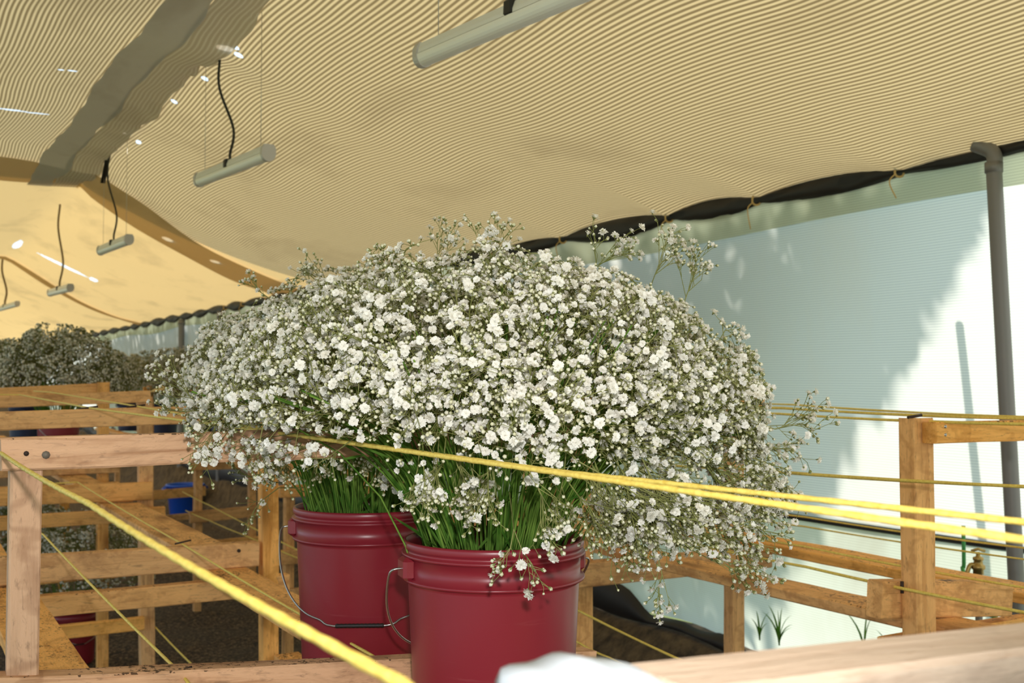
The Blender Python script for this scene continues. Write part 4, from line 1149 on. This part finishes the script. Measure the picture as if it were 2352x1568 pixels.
# far bunches and their buckets
lowlv = [(5, 0.07, 0.15, 0.35, 0.62, 0.0013), (4, 0.035, 0.07, 0.45, 0.75, 0.001), (3, 0.014, 0.032, 0.4, 0.9, 0.0008)]
def far_bunch(x, y, zb, label, seed, blabel, bmat=MAROON, R=0.5, zu=0.42, zc=0.16, name='flower_bunch', nst=76, fs=0.021):
    bk = bucket((x, y, zb), (1, 0.2, 0), (0, -1, 0), blabel, bmat, True)
    make_bunch((x, y, zb + BH + zc), (x, y, zb + BH), R, zu, 0.2, nst, label, seed, parts=False, lv=lowlv, fl=0.55, fsize=fs, mats=(FARPETAL, CALYX))
px_ = lambda px, X: X
far_bunch(1.13, 8.75, ZS + 0.025, 'dark round bunch on the far rack at the left edge', 21, 'far maroon bucket behind the left beams', R=0.56, zu=0.50, nst=130, fs=0.023)
far_bunch(0.62, 9.4, ZS + 0.035, 'dark bunch half hidden behind the far left bunch', 22, 'second far maroon bucket at the left edge', zu=0.40)
far_bunch(2.64, 10.6, ZS + 0.0, 'blurred olive bunch just left of the big white dome', 23, 'navy bucket under the blurred olive bunch', NAVY, R=0.52, zu=0.44)
far_bunch(2.64, 12.3, ZS + 0.0, 'blurred olive bunch between the dark left bunch and the nearer olive one', 24, 'dark navy bucket seen in the gap between far beams', NAVY, R=0.52, zu=0.44)
far_bunch(2.64, 14.2, ZS + 0.0, 'farthest olive bunch against the far cloth wall', 25, 'farthest navy bucket on the right hand rack', NAVY, R=0.52, zu=0.42)
far_bunch(1.15, 8.05, 0.0, 'bunch standing low under the shelf behind the left boards', 26, 'maroon bucket on the mulch beneath the far shelf', R=0.52, zu=0.46, zc=0.20)
far_bunch(0.85, 9.3, 0.0, 'shaded low bunch deeper under the far shelf', 27, 'dark maroon bucket deeper under the far shelf', R=0.52, zu=0.52, zc=0.22)
def copy_bunch(src_b, src_f, x, y, zb, rz, label, blabel, bmat=None):
    for src, lab in ((src_b, blabel), (src_f, label)):
        d = Vector((x, y, zb)) - SRC
        c = src.copy(); COL.objects.link(c); c.location = src.location + d; c['label'] = lab
        for ch in [o for o in bpy.data.objects if o.parent == src]:
            k = ch.copy(); COL.objects.link(k); k.parent = c; k.matrix_parent_inverse = ch.matrix_parent_inverse.copy()
            for g in [o for o in bpy.data.objects if o.parent == ch]:
                h_ = g.copy(); COL.objects.link(h_); h_.parent = k; h_.matrix_parent_inverse = g.matrix_parent_inverse.copy()
        c.rotation_euler.z = rz
SRC = Vector((2.64, 12.3, ZS))
sb_ = next(o for o in bpy.data.objects if o.get('label') == 'dark navy bucket seen in the gap between far beams')
sf_ = next(o for o in bpy.data.objects if str(o.get('label')).startswith('blurred olive bunch between'))
copy_bunch(sb_, sf_, 1.10, 10.45, ZS + 0.025, 1.0, 'olive bunch right behind the dark left bunch', 'navy bucket right behind the far left bunch')
copy_bunch(sb_, sf_, 0.75, 12.4, ZS + 0.03, 2.1, 'olive bunch deepest behind the dark left bunch', 'navy bucket deepest on the left hand rack')
copy_bunch(sb_, sf_, 2.64, 9.75, ZS, 3.0, 'olive bunch nearest to the left rim of the white dome', 'navy bucket nearest to the left rim of the white dome')
rail(2.40, 2.53, 13.02, 15.2, ZS, rackB); rail(2.78, 2.90, 13.02, 15.2, ZS - 0.002, rackB)
post(2.62, 2.68, 15.0, 15.06, ZS - 0.035, rackB)

# ================================================================== SMALL THINGS
# blue tub on the floor far back
tb_loc = onD(425, 1150, 15.6); tb_loc.z = 0.0
e = empty('blue_tub', tb_loc, 'bright blue plastic tub on the floor beyond the racks', 'tub')
prof = [(0.0, 0), (0.19, 0), (0.20, 0.01), (0.245, 0.40), (0.262, 0.405), (0.265, 0.42), (0.258, 0.43), (0.24, 0.428), (0.235, 0.40), (0.19, 0.02), (0.0, 0.02)]
o = obj('body', lathe('tub_body', prof, 40), e, tb_loc, BLUE)
for s in (-1, 1):
    tube('handle', catmull([tb_loc + Vector((s * 0.26, -0.05, 0.40)), tb_loc + Vector((s * 0.30, -0.03, 0.37)), tb_loc + Vector((s * 0.30, 0.03, 0.37)), tb_loc + Vector((s * 0.26, 0.05, 0.40))], 4), 0.012, BLUE, e, sides=8)
# standpipe with a brass tap
tp_ = onX(2247, 1300, 3.70); ztap = tp_.z
e = empty('water_tap', (tp_.x, tp_.y, 0), 'small brass tap on a standpipe behind the right rack', 'tap')
tube('standpipe', [(tp_.x, tp_.y, 0), (tp_.x, tp_.y, ztap - 0.015)], 0.014, METAL, e, sides=10)
obj('tap_body', lathe('tap_body', [(0.0, -0.03), (0.02, -0.03), (0.02, -0.012), (0.026, -0.010), (0.026, 0.004), (0.018, 0.008), (0.016, 0.022), (0.020, 0.024), (0.020, 0.034), (0.009, 0.038), (0.007, 0.055), (0.0, 0.056)], 12), e, (tp_.x, tp_.y, ztap), BRASS)
hd_ = tube('tap_handle', [Vector((tp_.x, tp_.y, ztap + 0.058)) - RIGHT * 0.026, Vector((tp_.x, tp_.y, ztap + 0.066)), Vector((tp_.x, tp_.y, ztap + 0.058)) + RIGHT * 0.026], 0.006, BRASS, e, sides=8)
tube('spout', catmull([Vector((tp_.x, tp_.y, ztap)), Vector((tp_.x, tp_.y, ztap + .005)) - RIGHT * 0.03, Vector((tp_.x, tp_.y, ztap - 0.03)) - RIGHT * 0.045], 4), 0.009, BRASS, e, sides=8)
hp = onX(2213, 1225, 3.75)
h = tube('garden_hose', catmull([hp + Vector((0, 0, 0.03)), hp + Vector((0.0, 0.0, -0.12)), onX(2212, 1310, 3.74), onX(2240, 1390, 3.66), onX(2290, 1420, 3.6), onX(2300, 1445, 3.6), onX(2310, 1520, 3.6)], 6), 0.008, HOSE, None, sides=8)
tag(h, 'thin green hose hanging next to the brass tap', 'hose')
# weeds at the foot of the wall
def weed(px, py, X, n, hgt, label, seed):
    r = random.Random(seed); base = onX(px, py, X)
    e = empty('weed', base, label, 'weed', 'weeds at the foot of the wall')
    for k in range(n):
        a = r.uniform(0, 6.28); L = hgt * r.uniform(0.6, 1.1); w = 0.008 * r.uniform(.7, 1.3)
        out = Vector((math.cos(a) * 0.3, math.sin(a), 0)); s = Vector((-out.y * 0.4 + .01, 1, 0)).normalized()
        v, f = [], []
        for i in range(7):
            t = i / 6; p = out * (L * 0.55 * t ** 1.7) + Vector((0, 0, L * (t - 0.35 * t * t))); ww = w * (1 - t) ** 0.6 * (0.5 + min(1, t * 3) * .5)
            v += [p - s * ww, p + s * ww]
        for i in range(6): f.append((2 * i, 2 * i + 1, 2 * i + 3, 2 * i + 2))
        obj('blade', mesh_py('blade', v, f, True), e, base, LEAF)
weed(1790, 1482, XW - 0.14, 9, 0.28, 'clump of green weed blades right of the thin rack post', 1)
weed(1745, 1470, XW - 0.10, 5, 0.22, 'few green weed blades touching the thin rack post', 2)
weed(1985, 1500, XW - 0.10, 3, 0.34, 'tall thin weed halfway between the two right posts', 3)
weed(2045, 1510, XW - 0.10, 4, 0.20, 'small weed just left of the near right post', 4)
# unseen hedge added outside, shaped so its shade falls diagonally on the cloth
tr = empty('shade_hedge', (5.8, 8.5, 0), 'unseen leafy hedge added outside to shade the cloth wall', 'hedge')
nb = 13000
r = np.random.default_rng(3)
yw = r.uniform(2.6, 26, nb); low = np.clip(2.0 - 1.5 * (yw - 3.8), -0.2, 9); hx = r.uniform(5.0, 6.5, nb)
zw = np.minimum(low + (2.72 - low) * r.uniform(0, 1, nb) + r.normal(size=nb) * 0.05, 2.75)
keep = low < 2.7
st = (hx - XW) / 0.72
q = np.stack([hx, yw + 0.25 * st, zw + 0.65 * st], axis=1)[keep]; q = q[q[:, 2] > 0.1]; nb = len(q)
for k in range(10):
    tube('trunk', [(5.8, 5.2 + 2.0 * k, -0.06), (5.85, 5.25 + 2.0 * k, 1.2), (5.8, 5.2 + 2.0 * k, 2.9)], 0.05, RUST, tr, sides=8)
tri_v = np.array([(-.5, 0, 0), (0, -.25, .05), (.5, 0, 0), (0, .25, -.05)]); tri_t = np.array([(0, 1, 2), (0, 2, 3)])
v, t, m = stamp(tri_v, tri_t, np.array([0, 0]), q, frames(r.normal(size=(nb, 3)), r.uniform(0, 6, nb)), r.uniform(0.2, 0.4, nb))
HC = np.array([5.8, 8.5, 2.0])
o = obj('foliage', mesh_np('foliage', v - HC, t), tr, tuple(HC), HEDGEM); o['kind'] = 'stuff'
